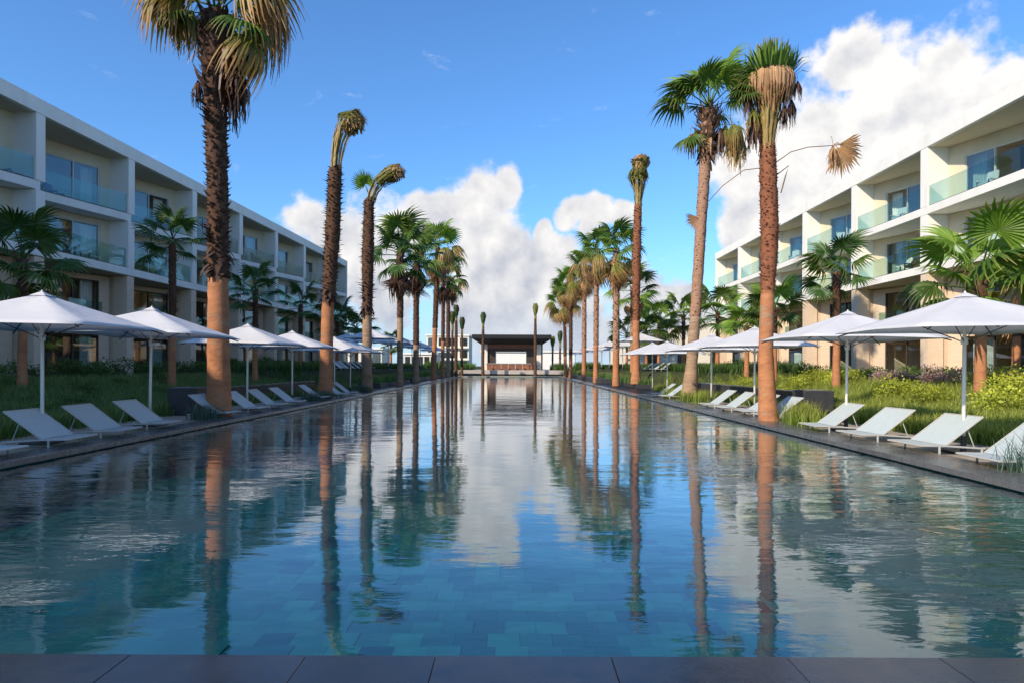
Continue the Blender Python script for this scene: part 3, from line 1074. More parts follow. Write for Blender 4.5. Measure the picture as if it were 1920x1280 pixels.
# ------------------------------------------------------------------ palms
def fan_mesh(name, mat, seed, Rr=0.95, pet=1.0, droop=0.35, spread=135, nseg=26, split=0.55, fold=0.0, sag=0.15, pr=0.018, tipdroop=0.5, limp=0.0):
    """fan leaf: petiole along +x, blade beyond it. fold = blades closed to a bundle; limp = blade hangs down."""
    rnd = random.Random(seed)
    mb = MB()
    cx, cz = pet, 0.0
    # petiole
    pth = [Vector((t * pet, 0, sag * pet * (math.sin(PI * t * .5) - t) * 1.0)) for t in (0, .35, .7, 1)]
    n0 = len(mb.v)
    mb.tube(pth, [pr * 1.6, pr * 1.1, pr, pr * .8], 5)
    mb.a += [(0, .5, 0, 1)] * (len(mb.v) - n0)
    radii = [0.03, .3, .52, .72, .88, 1.0]
    for k in range(nseg):
        a = R(-spread + 2 * spread * (k + .5) / nseg) * (1 - fold)
        rl = Rr * (0.82 + .18 * math.cos(a * .6)) * rnd.uniform(.86, 1.06)
        half = R(2 * spread / nseg) * .5 * (1 - fold)
        g = rnd.random()
        dr = droop * rnd.uniform(.75, 1.3)
        tw = rnd.uniform(-.4, .4)
        vs, at = [], []
        for j, r in enumerate(radii):
            rad = rl * r
            # width: full until split, then tapering to a point
            wgt = 1.0 if r <= split else max(0.04, 1 - (r - split) / (1 - split))
            hw = rad * math.tan(half) * 1.02 * wgt if r <= split else rl * split * math.tan(half) * (wgt + .05)
            hw = max(hw, 0.004)
            aa = a + R(rnd.uniform(-1.5, 1.5)) * (r > split)
            dz = -dr * rl * (r ** 2.2) - (tipdroop * rl * max(0, r - split) ** 1.6)
            # the far sectors hang more
            back = abs(a) / R(140)
            dz -= limp * rad * (0.6 + 0.4 * back)
            shr = 1 - min(.75, .45 * dr * r * r + limp * .55 * r)
            xx = cx + rad * math.cos(aa) * shr
            yy = rad * math.sin(aa) * shr
            pleat = hw * .45
            dx_, dy_ = -math.sin(aa) * hw, math.cos(aa) * hw
            vs += [(xx - dx_, yy - dy_, dz - pleat), (xx, yy, dz + pleat), (xx + dx_, yy + dy_, dz - pleat)]
            at += [(r, g, 0, 1)] * 3
        fs = []
        for j in range(len(radii) - 1):
            o = j * 3
            fs += [(o, o + 3, o + 4, o + 1), (o + 1, o + 4, o + 5, o + 2)]
        mb.add(vs, fs, at)
    return mb.mesh(name, mat)


def hang_mesh(name, mat, seed, Ln=1.2, n=26, wid=.32):
    """dead leaf hanging straight down along -z from origin: stalk then a closed skirt of strips"""
    rnd = random.Random(seed)
    mb = MB()
    mb.tube([(0, 0, 0), (.05, 0, .03), (.1, 0, -.25), (.11, 0, -.5)], .014, 5)
    mb.a += [(0.2, .5, 0, 1)] * len(mb.v)
    for k in range(n):
        a = rnd.uniform(0, 2 * PI); l = Ln * rnd.uniform(.55, 1.05); g = rnd.random()
        ca, sa = math.cos(a), math.sin(a)
        vs, at = [], []
        for r in (0, .25, .55, .8, 1):
            rad = wid * math.sin(min(1, r * 1.3) * PI * .55) * (.6 + .4 * rnd.random())
            hw = .045 * (1 - r) + .008
            x_, y_, z_ = .11 + ca * rad, sa * rad * .8, -.45 - l * r
            vs += [(x_ - sa * hw, y_ + ca * hw, z_), (x_ + sa * hw, y_ - ca * hw, z_)]
            at += [(r, g, 0, 1)] * 2
        mb.add(vs, [(2 * j, 2 * j + 1, 2 * j + 3, 2 * j + 2) for j in range(4)], at)
    return mb.mesh(name, mat)


FM = {}
for i in range(3):
    FM['green', i] = fan_mesh('palm_frond', M['leaf'], i, .95, 1.0, .38, tipdroop=.8)
    FM['bright', i] = fan_mesh('palm_frond', M['leafbright'], 10 + i, .95, 1.05, .25, tipdroop=.5)
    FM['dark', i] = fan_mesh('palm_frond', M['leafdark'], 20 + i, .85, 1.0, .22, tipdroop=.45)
    FM['olive', i] = fan_mesh('palm_frond', M['leafolive'], 30 + i, 1.0, 1.0, .62, tipdroop=1.1, limp=.35)
    FM['dead', i] = fan_mesh('dead_frond', M['dead'], 40 + i, .85, .95, .75, tipdroop=1.2, limp=.7, spread=115)
    FM['deaddark', i] = fan_mesh('dead_frond', M['deaddark'], 50 + i, .8, .9, .8, tipdroop=1.2, limp=.8, spread=110)
    FM['fold', i] = fan_mesh('tied_frond', M['leafbright'], 60 + i, .75, 1.35, .05, spread=120, fold=.72, tipdroop=.1, nseg=16, pr=.026)
    FM['foldolive', i] = fan_mesh('tied_frond', M['leafolive'], 70 + i, .7, 1.25, .10, spread=120, fold=.74, tipdroop=.15, nseg=16, pr=.026)
    FM['folddead', i] = fan_mesh('dead_frond', M['dead'], 80 + i, .6, 1.2, .25, spread=120, fold=.6, tipdroop=.5, nseg=16, pr=.024)
    FM['hang', i] = hang_mesh('hanging_frond', M['dead'], 90 + i)
    FM['flag', i] = fan_mesh('dead_frond', M['dead'], 290 + i, .95, .12, .06, spread=52, tipdroop=.3, nseg=16, split=.7)
    FM['hangolive', i] = hang_mesh('hanging_frond', M['leafolive'], 190 + i, 1.1, 30, .34)
    FM['hangdark', i] = hang_mesh('hanging_frond', M['deaddark'], 95 + i, 1.25, 34, .30)


def trunk_tube(path, rad, nring, seg, seed, rough=0.03, ringy=0.0):
    rnd = random.Random(seed)
    mb = MB()
    n = len(path)
    ps, rs = [], []
    for i in range(nring + 1):
        t = i / nring * (n - 1)
        k = min(int(t), n - 2); f = t - k
        ps.append(path[k].lerp(path[k + 1], f))
        r = rad[k] * (1 - f) + rad[k + 1] * f
        rs.append(r * (1 + rnd.uniform(-rough, rough)) + (ringy if i % 2 else 0))
    vs, fs = [], []
    for i, p in enumerate(ps):
        for k in range(seg):
            a = 2 * PI * k / seg + i * .03
            r = rs[i] * (1 + rnd.uniform(-rough, rough) * .7)
            vs.append((p.x + math.cos(a) * r, p.y + math.sin(a) * r, p.z + rnd.uniform(-.01, .01)))
    for i in range(nring):
        for k in range(seg):
            a, b = i * seg + k, i * seg + (k + 1) % seg
            fs.append((a, b, b + seg, a + seg))
    fs.append(tuple(nring * seg + k for k in range(seg)))
    mb.add(vs, fs)
    return mb


def boots(path, rad, z0, z1, step, length, up, seed, width=.09):
    """old leaf bases: spirals of short curved tongues standing off the trunk"""
    rnd = random.Random(seed)
    mb = MB()
    n = len(path)
    z = z0
    ang = 0
    while z < z1:
        for i in range(n - 1):
            if path[i].z <= z <= path[i + 1].z + 1e-6:
                f = (z - path[i].z) / (path[i + 1].z - path[i].z)
                p = path[i].lerp(path[i + 1], f); r = rad[i] * (1 - f) + rad[i + 1] * f
                break
        else:
            break
        ang += 2.399
        l = length * rnd.uniform(.5, 1.35)
        a = ang + rnd.uniform(-.9, .9)
        d = Vector((math.cos(a), math.sin(a), 0)); sd = Vector((-math.sin(a), math.cos(a), 0))
        b0 = p + d * (r * .92)
        upv = up * rnd.uniform(.6, 1.3)
        e1 = b0 + d * l * .55 + Vector((0, 0, l * upv * .55))
        e2 = b0 + d * l * (.85 if up > 0 else .8) + Vector((0, 0, l * upv * 1.2)) + sd * rnd.uniform(-.3, .3) * l
        ww_ = width * rnd.uniform(.6, 1.25); w0, w1, w2_ = ww_, ww_ * .6, ww_ * .2
        th = .022
        vs = [b0 - sd * w0, b0 + sd * w0, e1 - sd * w1, e1 + sd * w1, e2 - sd * w2_, e2 + sd * w2_,
              b0 - Vector((0, 0, th * 2)), e1 - Vector((0, 0, th)) - d * .01]
        mb.add(vs, [(0, 1, 3, 2), (2, 3, 5, 4), (0, 2, 7, 6), (6, 7, 3, 1), (2, 4, 7), (7, 5, 3), (4, 5, 7)])
        z += step * rnd.uniform(.7, 1.3)
    return mb


def frond_at(parent, me, pos, az, el, roll=0.0, sc=1.0, name=None, tilt=None, label=None):
    m = Matrix.Rotation(az, 4, 'Z') @ Matrix.Rotation(-el, 4, 'Y') @ Matrix.Rotation(roll, 4, 'X')
    if tilt is not None: m = tilt @ m
    m = Matrix.Translation(pos) @ m @ Matrix.Scale(sc, 4)
    o = place(me, name or me.name.split('.')[0], parent, mw=m)
    if label: o['label'] = label
    return o


def palm(name, label, group, base, pts, rad, zsmooth, mats, crown, seed, seg=16, boot=(0.05, .16, .7), bootmat='boot', sc=1.0, tk=0.86, bw=.09, extra_boots=()):
    """pts: trunk path above the base; zsmooth: height where the smooth shaved trunk ends"""
    root = empty(name, base, 0, label, 'palm tree', group)
    path = [Vector(p) for p in pts]
    rad = [r * tk for r in rad]

    def split(zc):
        lo, lor, hi, hir = [], [], [], []
        for i in range(len(path)):
            if path[i].z <= zc: lo.append(path[i]); lor.append(rad[i])
            else: hi.append(path[i]); hir.append(rad[i])
        if not lo or not hi: return path, rad, [], []
        f = (zc - lo[-1].z) / (hi[0].z - lo[-1].z)
        pm = lo[-1].lerp(hi[0], f); rm = lor[-1] * (1 - f) + hir[0] * f
        return lo + [pm], lor + [rm], [pm] + hi, [rm] + hir
    lo, lor, hi, hir = split(zsmooth)
    if hi:
        trunk_tube(lo, lor, max(6, int(zsmooth * 7)), seg, seed, .03).build('trunk', M[mats[0]], root, smooth=True)
        hir2 = [r * 1.04 for r in hir]
        trunk_tube(hi, hir2, max(6, int((hi[-1].z - hi[0].z) * 7)), seg, seed + 1, .06, .012).build('rough_trunk', M[mats[1]], root, smooth=True)
        if boot:
            bt = boots(hi, hir, hi[0].z, hi[-1].z - .05, boot[0], boot[1], boot[2], seed, bw).build('leaf_base', M[bootmat], root)
            bt['kind'] = 'stuff'
            for (za, zb_, ln_, up_, st_, w_b) in extra_boots:
                bt = boots(hi, hir, za, zb_, st_, ln_, up_, seed + 9, w_b).build('leaf_base', M[bootmat], root)
                bt['kind'] = 'stuff'
    else:
        trunk_tube(path, rad, 24, seg, seed, .03).build('trunk', M[mats[0]], root, smooth=True)
    top = path[-1]
    rnd = random.Random(seed * 3 + 1)
    crown(root, top, rnd)
    return root


def crown_open(kinds, n, elmin, elmax, sc, dead=4, hang=0, deadk='dead', tilt=None, hangk='hang', dead_el=(-75, -35)):
    def f(root, top, rnd):
        for k in range(n):
            t = (k + .5) / n
            el = R(elmax + (elmin - elmax) * t + rnd.uniform(-7, 7))
            az = k * 2.399 + rnd.uniform(-.25, .25)
            kd = kinds[min(len(kinds) - 1, int(t * len(kinds)))]
            frond_at(root, FM[kd, rnd.randrange(3)], top + Vector((0, 0, .12 - .5 * t * sc)), az, el, R(rnd.uniform(-35, 35)), sc * rnd.uniform(.88, 1.12), tilt=tilt)
        for k in range(dead):
            frond_at(root, FM[deadk, rnd.randrange(3)], top + Vector((0, 0, -.5 * sc)), rnd.uniform(0, 6.28), R(rnd.uniform(*dead_el)), R(rnd.uniform(-30, 30)), sc * rnd.uniform(.8, 1.05))
        for k in range(hang):
            a = rnd.uniform(0, 6.28)
            o = frond_at(root, FM[hangk, rnd.randrange(3)], top + Vector((math.cos(a) * .15, math.sin(a) * .15, -.25 - rnd.uniform(0, .8))), a, 0, 0, sc * rnd.uniform(.8, 1.15))
    return f


def bundle(root, pts, rads, cut, mats, seed, n=70, wd_=.05, rag=.10, flare=.0):
    """tied leaves: stalk strands along a curved axis (to fraction cut), then leaf strands"""
    rnd = random.Random(seed)
    P_ = [Vector(p) for p in pts]

    def at(t):
        t = max(0, min(1, t)) * (len(P_) - 1)
        k = min(int(t), len(P_) - 2); f = t - k
        return P_[k].lerp(P_[k + 1], f), (P_[k + 1] - P_[k]).normalized(), rads[k] * (1 - f) + rads[k + 1] * f
    for part, (t0, t1, mt, nn, wid) in {'tied_stalks': (0, cut + .06, mats[0], int(n * .5), wd_ * .6), 'tied_leaves': (cut - .04, 1.0, mats[1], n * 2, wd_),
                                        'tied_leaves.001': (cut + .1, 1.0, mats[2], n, wd_)}.items():
        mb = MB()
        for k in range(nn):
            a = rnd.uniform(0, 2 * PI); g = rnd.random()
            ts = t0 if part == 'tied_stalks' else rnd.uniform(t0, t0 + (t1 - t0) * .55)
            te = t1 * rnd.uniform(.9, 1.0) if part == 'tied_stalks' else min(1.0, ts + (t1 - t0) * rnd.uniform(.35, .7))
            ro = rnd.uniform(.75, 1.1)
            vs, att = [], []
            m_ = 6
            for j in range(m_ + 1):
                f = j / m_
                p, d, r = at(ts + (te - ts) * f)
                u = d.cross(Vector((0, 1, .1))).normalized(); v = d.cross(u)
                rr = r * ro * (1 + rnd.uniform(-rag, rag)) * (1 + flare * f * f)
                c = p + (u * math.cos(a) + v * math.sin(a)) * rr
                sd = (-u * math.sin(a) + v * math.cos(a)) * wid * (1 if f < .7 else (1.25 - f) * 1.6)
                if j == m_: c += (u * math.cos(a) + v * math.sin(a)) * rnd.uniform(-.05, .12) + d * rnd.uniform(0, .12) - Vector((0, 0, rnd.uniform(0, .1)))
                vs += [c - sd, c + sd]
                att += [(f * .9, g, 0, 1)] * 2
            mb.add(vs, [(2 * j, 2 * j + 1, 2 * j + 3, 2 * j + 2) for j in range(m_)], att)
        mb.build(part.split('.')[0], M[mt], root)


def crown_bundle(pts, rads, cut, mats, n=70, wd_=.05, extra=None, ragged=.10, flare=0.0):
    def f(root, top, rnd):
        bundle(root, [top + Vector(p) for p in pts], rads, cut, mats, rnd.randrange(9999), n, wd_, ragged, flare)
        if extra: extra(root, top, rnd)
    return f


def crown_tied(n, sc, tilt=None, spread=10, kinds=('foldolive', 'foldolive', 'folddead'), droop_dead=6, extra=None):
    def f(root, top, rnd):
        for k in range(n):
            el = R(90 - spread * (0.25 + .75 * (k / n)) - rnd.uniform(0, 3))
            kd = kinds[k % len(kinds)]
            frond_at(root, FM[kd, rnd.randrange(3)], top + Vector((0, 0, -.25)), k * 2.399, el, R(rnd.uniform(-90, 90)), sc * rnd.uniform(.86, 1.08), tilt=tilt)
        ax = (tilt @ Vector((0, 0, 1))) if tilt is not None else Vector((0, 0, 1))
        for k in range(droop_dead):
            p = top + ax * sc * rnd.uniform(.7, 1.6)
            frond_at(root, FM['dead', rnd.randrange(3)], p, rnd.uniform(0, 6.28), R(rnd.uniform(-10, 60)), 0, sc * .35)
        if extra: extra(root, top, rnd)
    return f


V = lambda x, y, z: Vector((x, y, z))
gp = 'tall fan palms along the left of the pool'
gq = 'tall fan palms along the right of the pool'


# left big palm
def crown_LA(root, top, rnd):
    crown_open(['green', 'green', 'olive'], 10, 25, 75, 1.1, 0, 0, 'deaddark')(root, top, rnd)
    q = lambda k: FM[k, rnd.randrange(3)]
    for (dx, dz, k, s_) in ((.30, -.5, 'hangdark', 1.5), (.45, -1.0, 'hangdark', 1.5), (.62, -1.35, 'hangdark', 1.2), (.25, -1.6, 'hangdark', 1.3), (.55, -.3, 'hangolive', 1.3), (.85, -.45, 'hangolive', 1.15),
                            (-.62, -1.9, 'hangdark', .72), (-.3, -.8, 'hangdark', .8), (.05, -.6, 'hangdark', 1.0), (1.0, -.1, 'hangolive', 1.2), (-.75, .25, 'hangolive', 1.1), (-1.15, .3, 'hangolive', 1.15), (-1.75, .6, 'hangolive', .8)):
        frond_at(root, q(k), top + V(dx, rnd.uniform(-.25, .15), dz + .2), rnd.uniform(-.5, .5), 0, 0, s_)
    for (az, el, s_, kd, dz) in ((0, 24, 1.5, 'olive', .5), (-20, 14, 1.4, 'olive', .3), (8, -8, 1.35, 'olive', .1), (-12, -30, 1.45, 'olive', 0), (6, 6, 1.6, 'dead', .5), (-30, -20, 1.3, 'green', 0),
                                 (180, 22, 1.35, 'olive', .5), (195, 4, 1.3, 'olive', .3), (170, 38, 1.5, 'olive', .5), (205, -14, 1.0, 'green', .1)):
        frond_at(root, q(kd), top + V(0, 0, dz - .1), R(az), R(el), 0, s_)
    b = MB(); b.tube([top + V(-.2, -.2, .0), top + V(-.42, -.25, -.8), top + V(-.58, -.25, -1.6)], .014, 5)
    b.build('dead_leaf_stalk', M['bootdark'], root)


palm('palm_tree', 'biggest left palm with thick orange lower trunk and its crown cut by the picture top', gp, (-8.85, 20.5, 0),
     [(0, 0, 0), (.02, 0, .6), (0, 0, 2), (-.02, 0, 4.2), (-.05, 0, 7.0), (-.12, 0, 9.4), (-.12, 0, 11.4), (-.12, 0, 12.1)],
     [.42, .38, .34, .31, .29, .32, .44, .36], 4.15, ('bark_orange', 'bark_dark'), crown_LA, 5, 22, (.011, .15, .45), 'bootdark', tk=.93,
     extra_boots=((4.2, 5.0, .26, -.9, .02, .10), (5.0, 5.8, .30, .3, .03, .09), (8.5, 9.4, .42, .35, .04, .07), (9.4, 12.0, .34, .9, .022, .10)))


palm('palm_tree', 'second left palm with a dark spiny trunk and small tied crown leaning right', gp, (-8.9, 32.4, 0),
     [(0, 0, 0), (.02, 0, 1.0), (.1, 0, 4.4), (.3, 0, 7.5), (.42, 0, 10.8), (.46, 0, 11.0)],
     [.42, .36, .33, .38, .34, .22], 4.5, ('bark_orange', 'bark_dark'),
     crown_bundle([(0, 0, -.3), (.05, 0, .5), (.18, 0, 1.2), (.36, 0, 1.75), (.62, 0, 2.15), (.80, 0, 2.05), (.92, 0, 1.7)], [.24, .26, .34, .40, .52, .58, .40], .55, ('petiole', 'leafolive', 'dead'), 80, .05, None, .16), 6, 16,
     (.012, .17, .12), 'bootdark', extra_boots=((4.5, 5.2, .3, -.8, .02, .1), (6.2, 10.5, .32, .15, .06, .035)), bw=.07)


def LC_extra(root, top, rnd):
    frond_at(root, FM['bright', 0], top + V(-.05, -.1, -.1), R(178), R(68), R(80), .95, label='single open green leaf beside the tied bundle')
    frond_at(root, FM['bright', 1], top + V(-.05, -.1, -.1), R(200), R(74), R(100), .85)


palm('palm_tree', 'third left palm, its tied bundle bent right with one green leaf standing left', gp, (-8.9, 41.6, 0.0),
     [(0, 0, 0), (0, 0, 1.0), (0, 0, 4.6), (.02, 0, 8), (.08, 0, 11.5), (.2, 0, 11.8)],
     [.44, .36, .32, .40, .34, .24], 4.6, ('bark_grey', 'bark_dark'),
     crown_bundle([(0, 0, -.3), (.12, 0, .3), (.45, 0, .85), (.95, 0, 1.25), (1.45, 0, 1.5), (1.6, 0, 1.45), (1.72, 0, 1.2)], [.26, .30, .38, .44, .50, .50, .36], .35, ('petiole', 'leafolive', 'dead'), 70, .05, LC_extra, .16), 8, 14,
     (.014, .17, .12), 'bootdark', extra_boots=((4.6, 5.2, .3, -.8, .025, .1), (5.6, 6.6, .5, .1, .04, .1), (6, 11, .34, .1, .09, .035)), bw=.07)


def ordpalm(px, Y, ztop, lab, group, kinds, nf, sc, dead, hang, mats, zs, seed, r0=.30, lean=0.0, zbase=0.0, hangk='hang', deadk='dead', boot=(.028, .15, .4), bootmat='boot', pxtop=None, elmin=-35):
    X_ = (px - 962) / 1280 * Y
    X2 = ((pxtop or px) - 962) / 1280 * Y - X_
    h = ztop - zbase
    return palm('palm_tree', lab, group, (X_, Y, zbase),
                [(0, 0, 0), (X2 * .05, 0, h * .1), (X2 * .4, 0, h * .45), (X2 * .8, 0, h * .8), (X2, 0, h - .1), (X2, 0, h)],
                [r0 * 1.3, r0 * 1.05, r0, r0 * .95, r0 * 1.0, r0 * .7], zs, mats,
                crown_open(kinds, nf, elmin, 80, sc, dead, hang, deadk, hangk=hangk), seed, 12, boot, bootmat)


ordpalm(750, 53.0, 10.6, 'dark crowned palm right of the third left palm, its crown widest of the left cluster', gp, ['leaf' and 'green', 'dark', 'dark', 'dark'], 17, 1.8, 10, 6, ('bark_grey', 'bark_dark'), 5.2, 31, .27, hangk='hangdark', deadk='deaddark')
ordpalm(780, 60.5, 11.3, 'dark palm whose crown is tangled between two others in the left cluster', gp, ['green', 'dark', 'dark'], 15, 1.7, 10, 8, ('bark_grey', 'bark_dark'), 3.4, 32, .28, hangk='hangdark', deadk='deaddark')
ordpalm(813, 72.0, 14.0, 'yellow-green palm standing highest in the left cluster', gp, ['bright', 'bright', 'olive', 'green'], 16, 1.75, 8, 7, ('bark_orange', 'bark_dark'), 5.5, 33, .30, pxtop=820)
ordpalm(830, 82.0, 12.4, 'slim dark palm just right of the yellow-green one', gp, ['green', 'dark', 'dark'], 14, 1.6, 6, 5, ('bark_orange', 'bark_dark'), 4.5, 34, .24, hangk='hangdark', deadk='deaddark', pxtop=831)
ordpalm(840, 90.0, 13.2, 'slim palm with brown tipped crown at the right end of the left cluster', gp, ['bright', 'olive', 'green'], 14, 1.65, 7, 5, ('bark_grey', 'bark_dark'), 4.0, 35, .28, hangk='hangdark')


# right palms
def skirt_mesh(name, mat, seed, n, prof, wd_, rag=.12, cut=0.0):
    """closed ring of overlapping pleated strips; prof: list of (radius, height)"""
    rnd = random.Random(seed)
    mb = MB()
    for k in range(n):
        a0_ = 2 * PI * k / n + rnd.uniform(-.06, .06); g = rnd.random(); rs_ = rnd.uniform(1 - rag, 1 + rag); ez = rnd.uniform(-.16, .10)
        vs, att = [], []
        m_ = len(prof) - 1
        for j, (r, z) in enumerate(prof):
            f = j / m_
            a = a0_ + rnd.uniform(-.04, .04)
            r2 = r * (1 + (rs_ - 1) * f); z2 = z + ez * f * f
            hw = wd_ * (1.0 if f < .5 else 1.85 - f * 1.7)
            ca, sa = math.cos(a), math.sin(a)
            vs += [(ca * r2 + sa * hw, sa * r2 - ca * hw, z2), (ca * (r2 + hw * .5), sa * (r2 + hw * .5), z2), (ca * r2 - sa * hw, sa * r2 + ca * hw, z2)]
            att += [(f, g, 0, 1)] * 3
        fs = []
        for j in range(m_):
            o = j * 3
            fs += [(o, o + 3, o + 4, o + 1), (o + 1, o + 4, o + 5, o + 2)]
        mb.add(vs, fs, att)
    return mb.mesh(name, mat)


def crown_RA(root, top, rnd):
    bundle(root, [top + V(0, 0, -.2), top + V(.02, 0, .5), top + V(.05, 0, 1.0), top + V(.08, 0, 1.7)], [.17, .27, .40, .46], .8, ('petiole', 'leafolive', 'leafbright'), 77, 110, .05, .10)
    bundle(root, [top + V(0, 0, -.2), top + V(.02, 0, .5), top + V(.05, 0, 1.0), top + V(.08, 0, 1.7)], [.12, .20, .30, .36], .8, ('bark_orange', 'leaf', 'leafolive'), 78, 60, .06, .10)
    T = top + V(.08, 0, 0)
    place(skirt_mesh('dry_skirt', M['dead'], 1, 84, [(.30, 2.08), (.58, 2.02), (.64, 1.8), (.62, 1.5), (.52, 1.25)], .045, .08), 'dry_skirt', root, T)
    place(skirt_mesh('dry_skirt', M['dead'], 2, 60, [(.40, 1.95), (.56, 1.7), (.50, 1.35), (.40, .95)], .04, .2), 'dry_skirt', root, T)
    place(skirt_mesh('leaf_tuft', M['leafbright'], 3, 90, [(.30, 1.7), (.56, 2.0), (.64, 2.35), (.66, 2.62)], .05, .22), 'leaf_tuft', root, T)
    place(skirt_mesh('leaf_tuft', M['leaf'], 4, 80, [(.10, 1.8), (.32, 2.1), (.40, 2.5), (.45, 2.78)], .05, .35), 'leaf_tuft', root, T)
    place(skirt_mesh('leaf_tuft', M['leafdark'], 5, 50, [(.30, 1.8), (.62, 2.0), (.85, 2.25), (.98, 2.3)], .035, .3), 'leaf_tuft', root, T)
    for (dx, dz, kd, s_) in ((-.55, 2.0, 'hangolive', .75), (-.62, 1.6, 'hangdark', .7), (-.45, 1.3, 'hangolive', .9), (-.75, 2.2, 'hangolive', .7), (-.35, 1.2, 'hangdark', 1.1), (.62, 1.9, 'hangdark', .55), (.5, 1.5, 'hangdark', .7), (.3, 1.3, 'hangdark', .7)):
        frond_at(root, FM[kd, rnd.randrange(3)], T + V(dx, rnd.uniform(-.3, .2), dz), rnd.uniform(-.5, .5) + (PI if dx < 0 else 0), 0, 0, s_ * .85)
    for k, (az, el, s_) in enumerate(((170, 40, .62), (185, 15, .60), (160, 60, .6), (200, -10, .55), (190, 55, .6), (175, 5, .65))):
        frond_at(root, FM['green', k % 3], T + V(-.15, 0, 1.45), R(az), R(el), 0, s_)


RA = palm('palm_tree', 'tall right palm with bright orange trunk, green tuft and beige skirt of tied leaves', gq, (7.35, 19.6, 0),
          [(0, 0, 0), (-.05, 0, .7), (-.10, 0, 2), (-.05, 0, 3.7), (0, 0, 5.5), (-.06, 0, 7.4), (-.07, 0, 7.95)],
          [.33, .27, .23, .21, .27, .24, .20], 3.75, ('bark_orange', 'bark_red'), crown_RA, 41, 20, (.0075, .085, .25), 'bootred', bw=.05, tk=.9)
b = MB()
b.tube([(0.15, 0, 7.4), (.6, 0, 7.72), (1.1, 0, 7.86), (1.75, -.02, 7.90), (2.1, -.02, 7.95)], [.014, .012, .012, .012, .012], 6)
b.build('dead_leaf_stalk', M['boot'], RA)
frond_at(RA, FM['flag', 1], V(1.85, -.02, 7.96), R(0), R(-62), R(84), .95, label='dry beige leaf dangling far out to the right on a thin stalk')
frond_at(RA, FM['hang', 2], V(1.72, -.02, 8.15), R(-4), R(0), R(-4), .62)
frond_at(RA, FM['flag', 0], V(1.9, -.02, 7.98), R(0), R(-20), R(95), .75)
b = MB(); b.tube([(.12, -.1, 7.0), (.48, -.15, 7.28), (.38, -.15, 6.95), (.26, -.15, 6.5)], .018, 5); b.build('broken_stalk', M['boot'], RA)
b = MB(); b.tube([(-.12, -.1, 7.25), (-.8, -.15, 7.15), (-1.4, -.15, 6.7), (-1.9, -.12, 6.15)], .012, 5); b.build('broken_stalk', M['boot'], RA)


def crown_RB(root, top, rnd):
    sp = [(150, 52, 1.45, 'bright'), (170, 12, 1.55, 'green'), (188, 30, 1.45, 'green'), (110, 68, 1.5, 'bright'), (60, 74, 1.6, 'bright'), (20, 60, 1.75, 'bright'), (5, 70, 1.8, 'bright'),
          (-20, 40, 1.35, 'green'), (-60, 50, 1.3, 'bright'), (250, 55, 1.3, 'green'), (220, 35, 1.35, 'green'), (-10, 12, 1.15, 'green'), (195, -30, 1.1, 'green'), (-30, -5, 1.1, 'olive'), (90, 20, 1.3, 'dark'), (130, -10, 1.2, 'dark'), (60, 5, 1.3, 'dark')]
    for i, (az, el, s_, kd) in enumerate(sp):
        frond_at(root, FM[kd, i % 3], top + V(0, 0, .1 if el > 0 else -.8), R(az), R(el), R(rnd.uniform(-30, 30)), s_)
    for k in range(7):
        a = rnd.uniform(0, 6.28)
        frond_at(root, FM['hang', k % 3], top + V(math.cos(a) * .25, math.sin(a) * .25, -.7 - rnd.random() * .5), a, 0, 0, .75)
    for (dx, dz, kd, s_) in ((.9, -.6, 'hangolive', 1.5), (1.15, -1.1, 'hangolive', 1.4), (1.3, -.9, 'hangolive', 1.2), (.6, -.5, 'hangolive', 1.3), (-.5, -.8, 'hangolive', 1.1), (-.75, -1.0, 'hang', 1.0), (.35, -.7, 'hangdark', 1.2)):
        frond_at(root, FM[kd, rnd.randrange(3)], top + V(dx, rnd.uniform(-.2, .2), dz + .3), PI if dx < 0 else 0, 0, 0, s_)
    b = MB(); b.tube([top + V(.2, 0, -.3), top + V(.75, 0, -.25), top + V(1.25, 0, -.75)], .02, 5); b.build('leaf_stalk', M['petiole'], root)
    # one dead leaf further down the trunk on the left
    frond_at(root, FM['flag', 0], top + V(-.42, 0, -5.0), PI, R(-35), R(80), .75, label='brown tuft sticking out left half way up the trunk')
    frond_at(root, FM['hang', 2], top + V(-.38, -.1, -4.9), R(180), 0, 0, .55)


RB = palm('palm_tree', 'pale leaning right palm with drooping open green crown and flared base', gq, (8.25, 32.0, 0),
          [(0, 0, 0), (.05, 0, .7), (.12, 0, 1.6), (.35, 0, 5), (.55, 0, 8.5), (.75, 0, 11.6), (.88, 0, 13.2), (.9, 0, 13.6)],
          [.50, .44, .33, .28, .29, .30, .42, .34], 3.9, ('bark_grey', 'bark_pink'), crown_RB, 42, 18, (.03, .09, .3), 'boot', bw=.06, tk=.82, extra_boots=((12.0, 13.5, .42, .9, .012, .11), (11.2, 12.2, .30, -1.0, .02, .10)))

palm('palm_tree', 'thin right palm with a narrow tied olive crown high above its neighbours', gq, (9.0, 50.0, .3),
     [(0, 0, 0), (0, 0, 1), (.0, 0, 5), (0, 0, 9), (.1, 0, 13.0), (.12, 0, 13.2)], [.5, .34, .28, .36, .30, .2], 4.6, ('bark_orange', 'bark_red'),
     crown_bundle([(0, 0, -.6), (.02, 0, .3), (.05, 0, 1.0), (.03, 0, 1.5), (.0, 0, 2.0), (.12, 0, 2.5), (.16, 0, 3.1), (.1, 0, 3.45)], [.2, .26, .36, .62, .70, .42, .62, .35], .45, ('petiole', 'leafolive', 'dead'), 120, .07, None, .22), 43, 14, (.02, .14, .2), 'boot')
ordpalm(1155, 55.0, 11.0, 'green crowned palm left of the thin tied palm on the right', gq, ['green', 'bright', 'green', 'olive'], 16, 1.5, 8, 10, ('bark_orange', 'bark_pink'), 3.0, 51, .29)
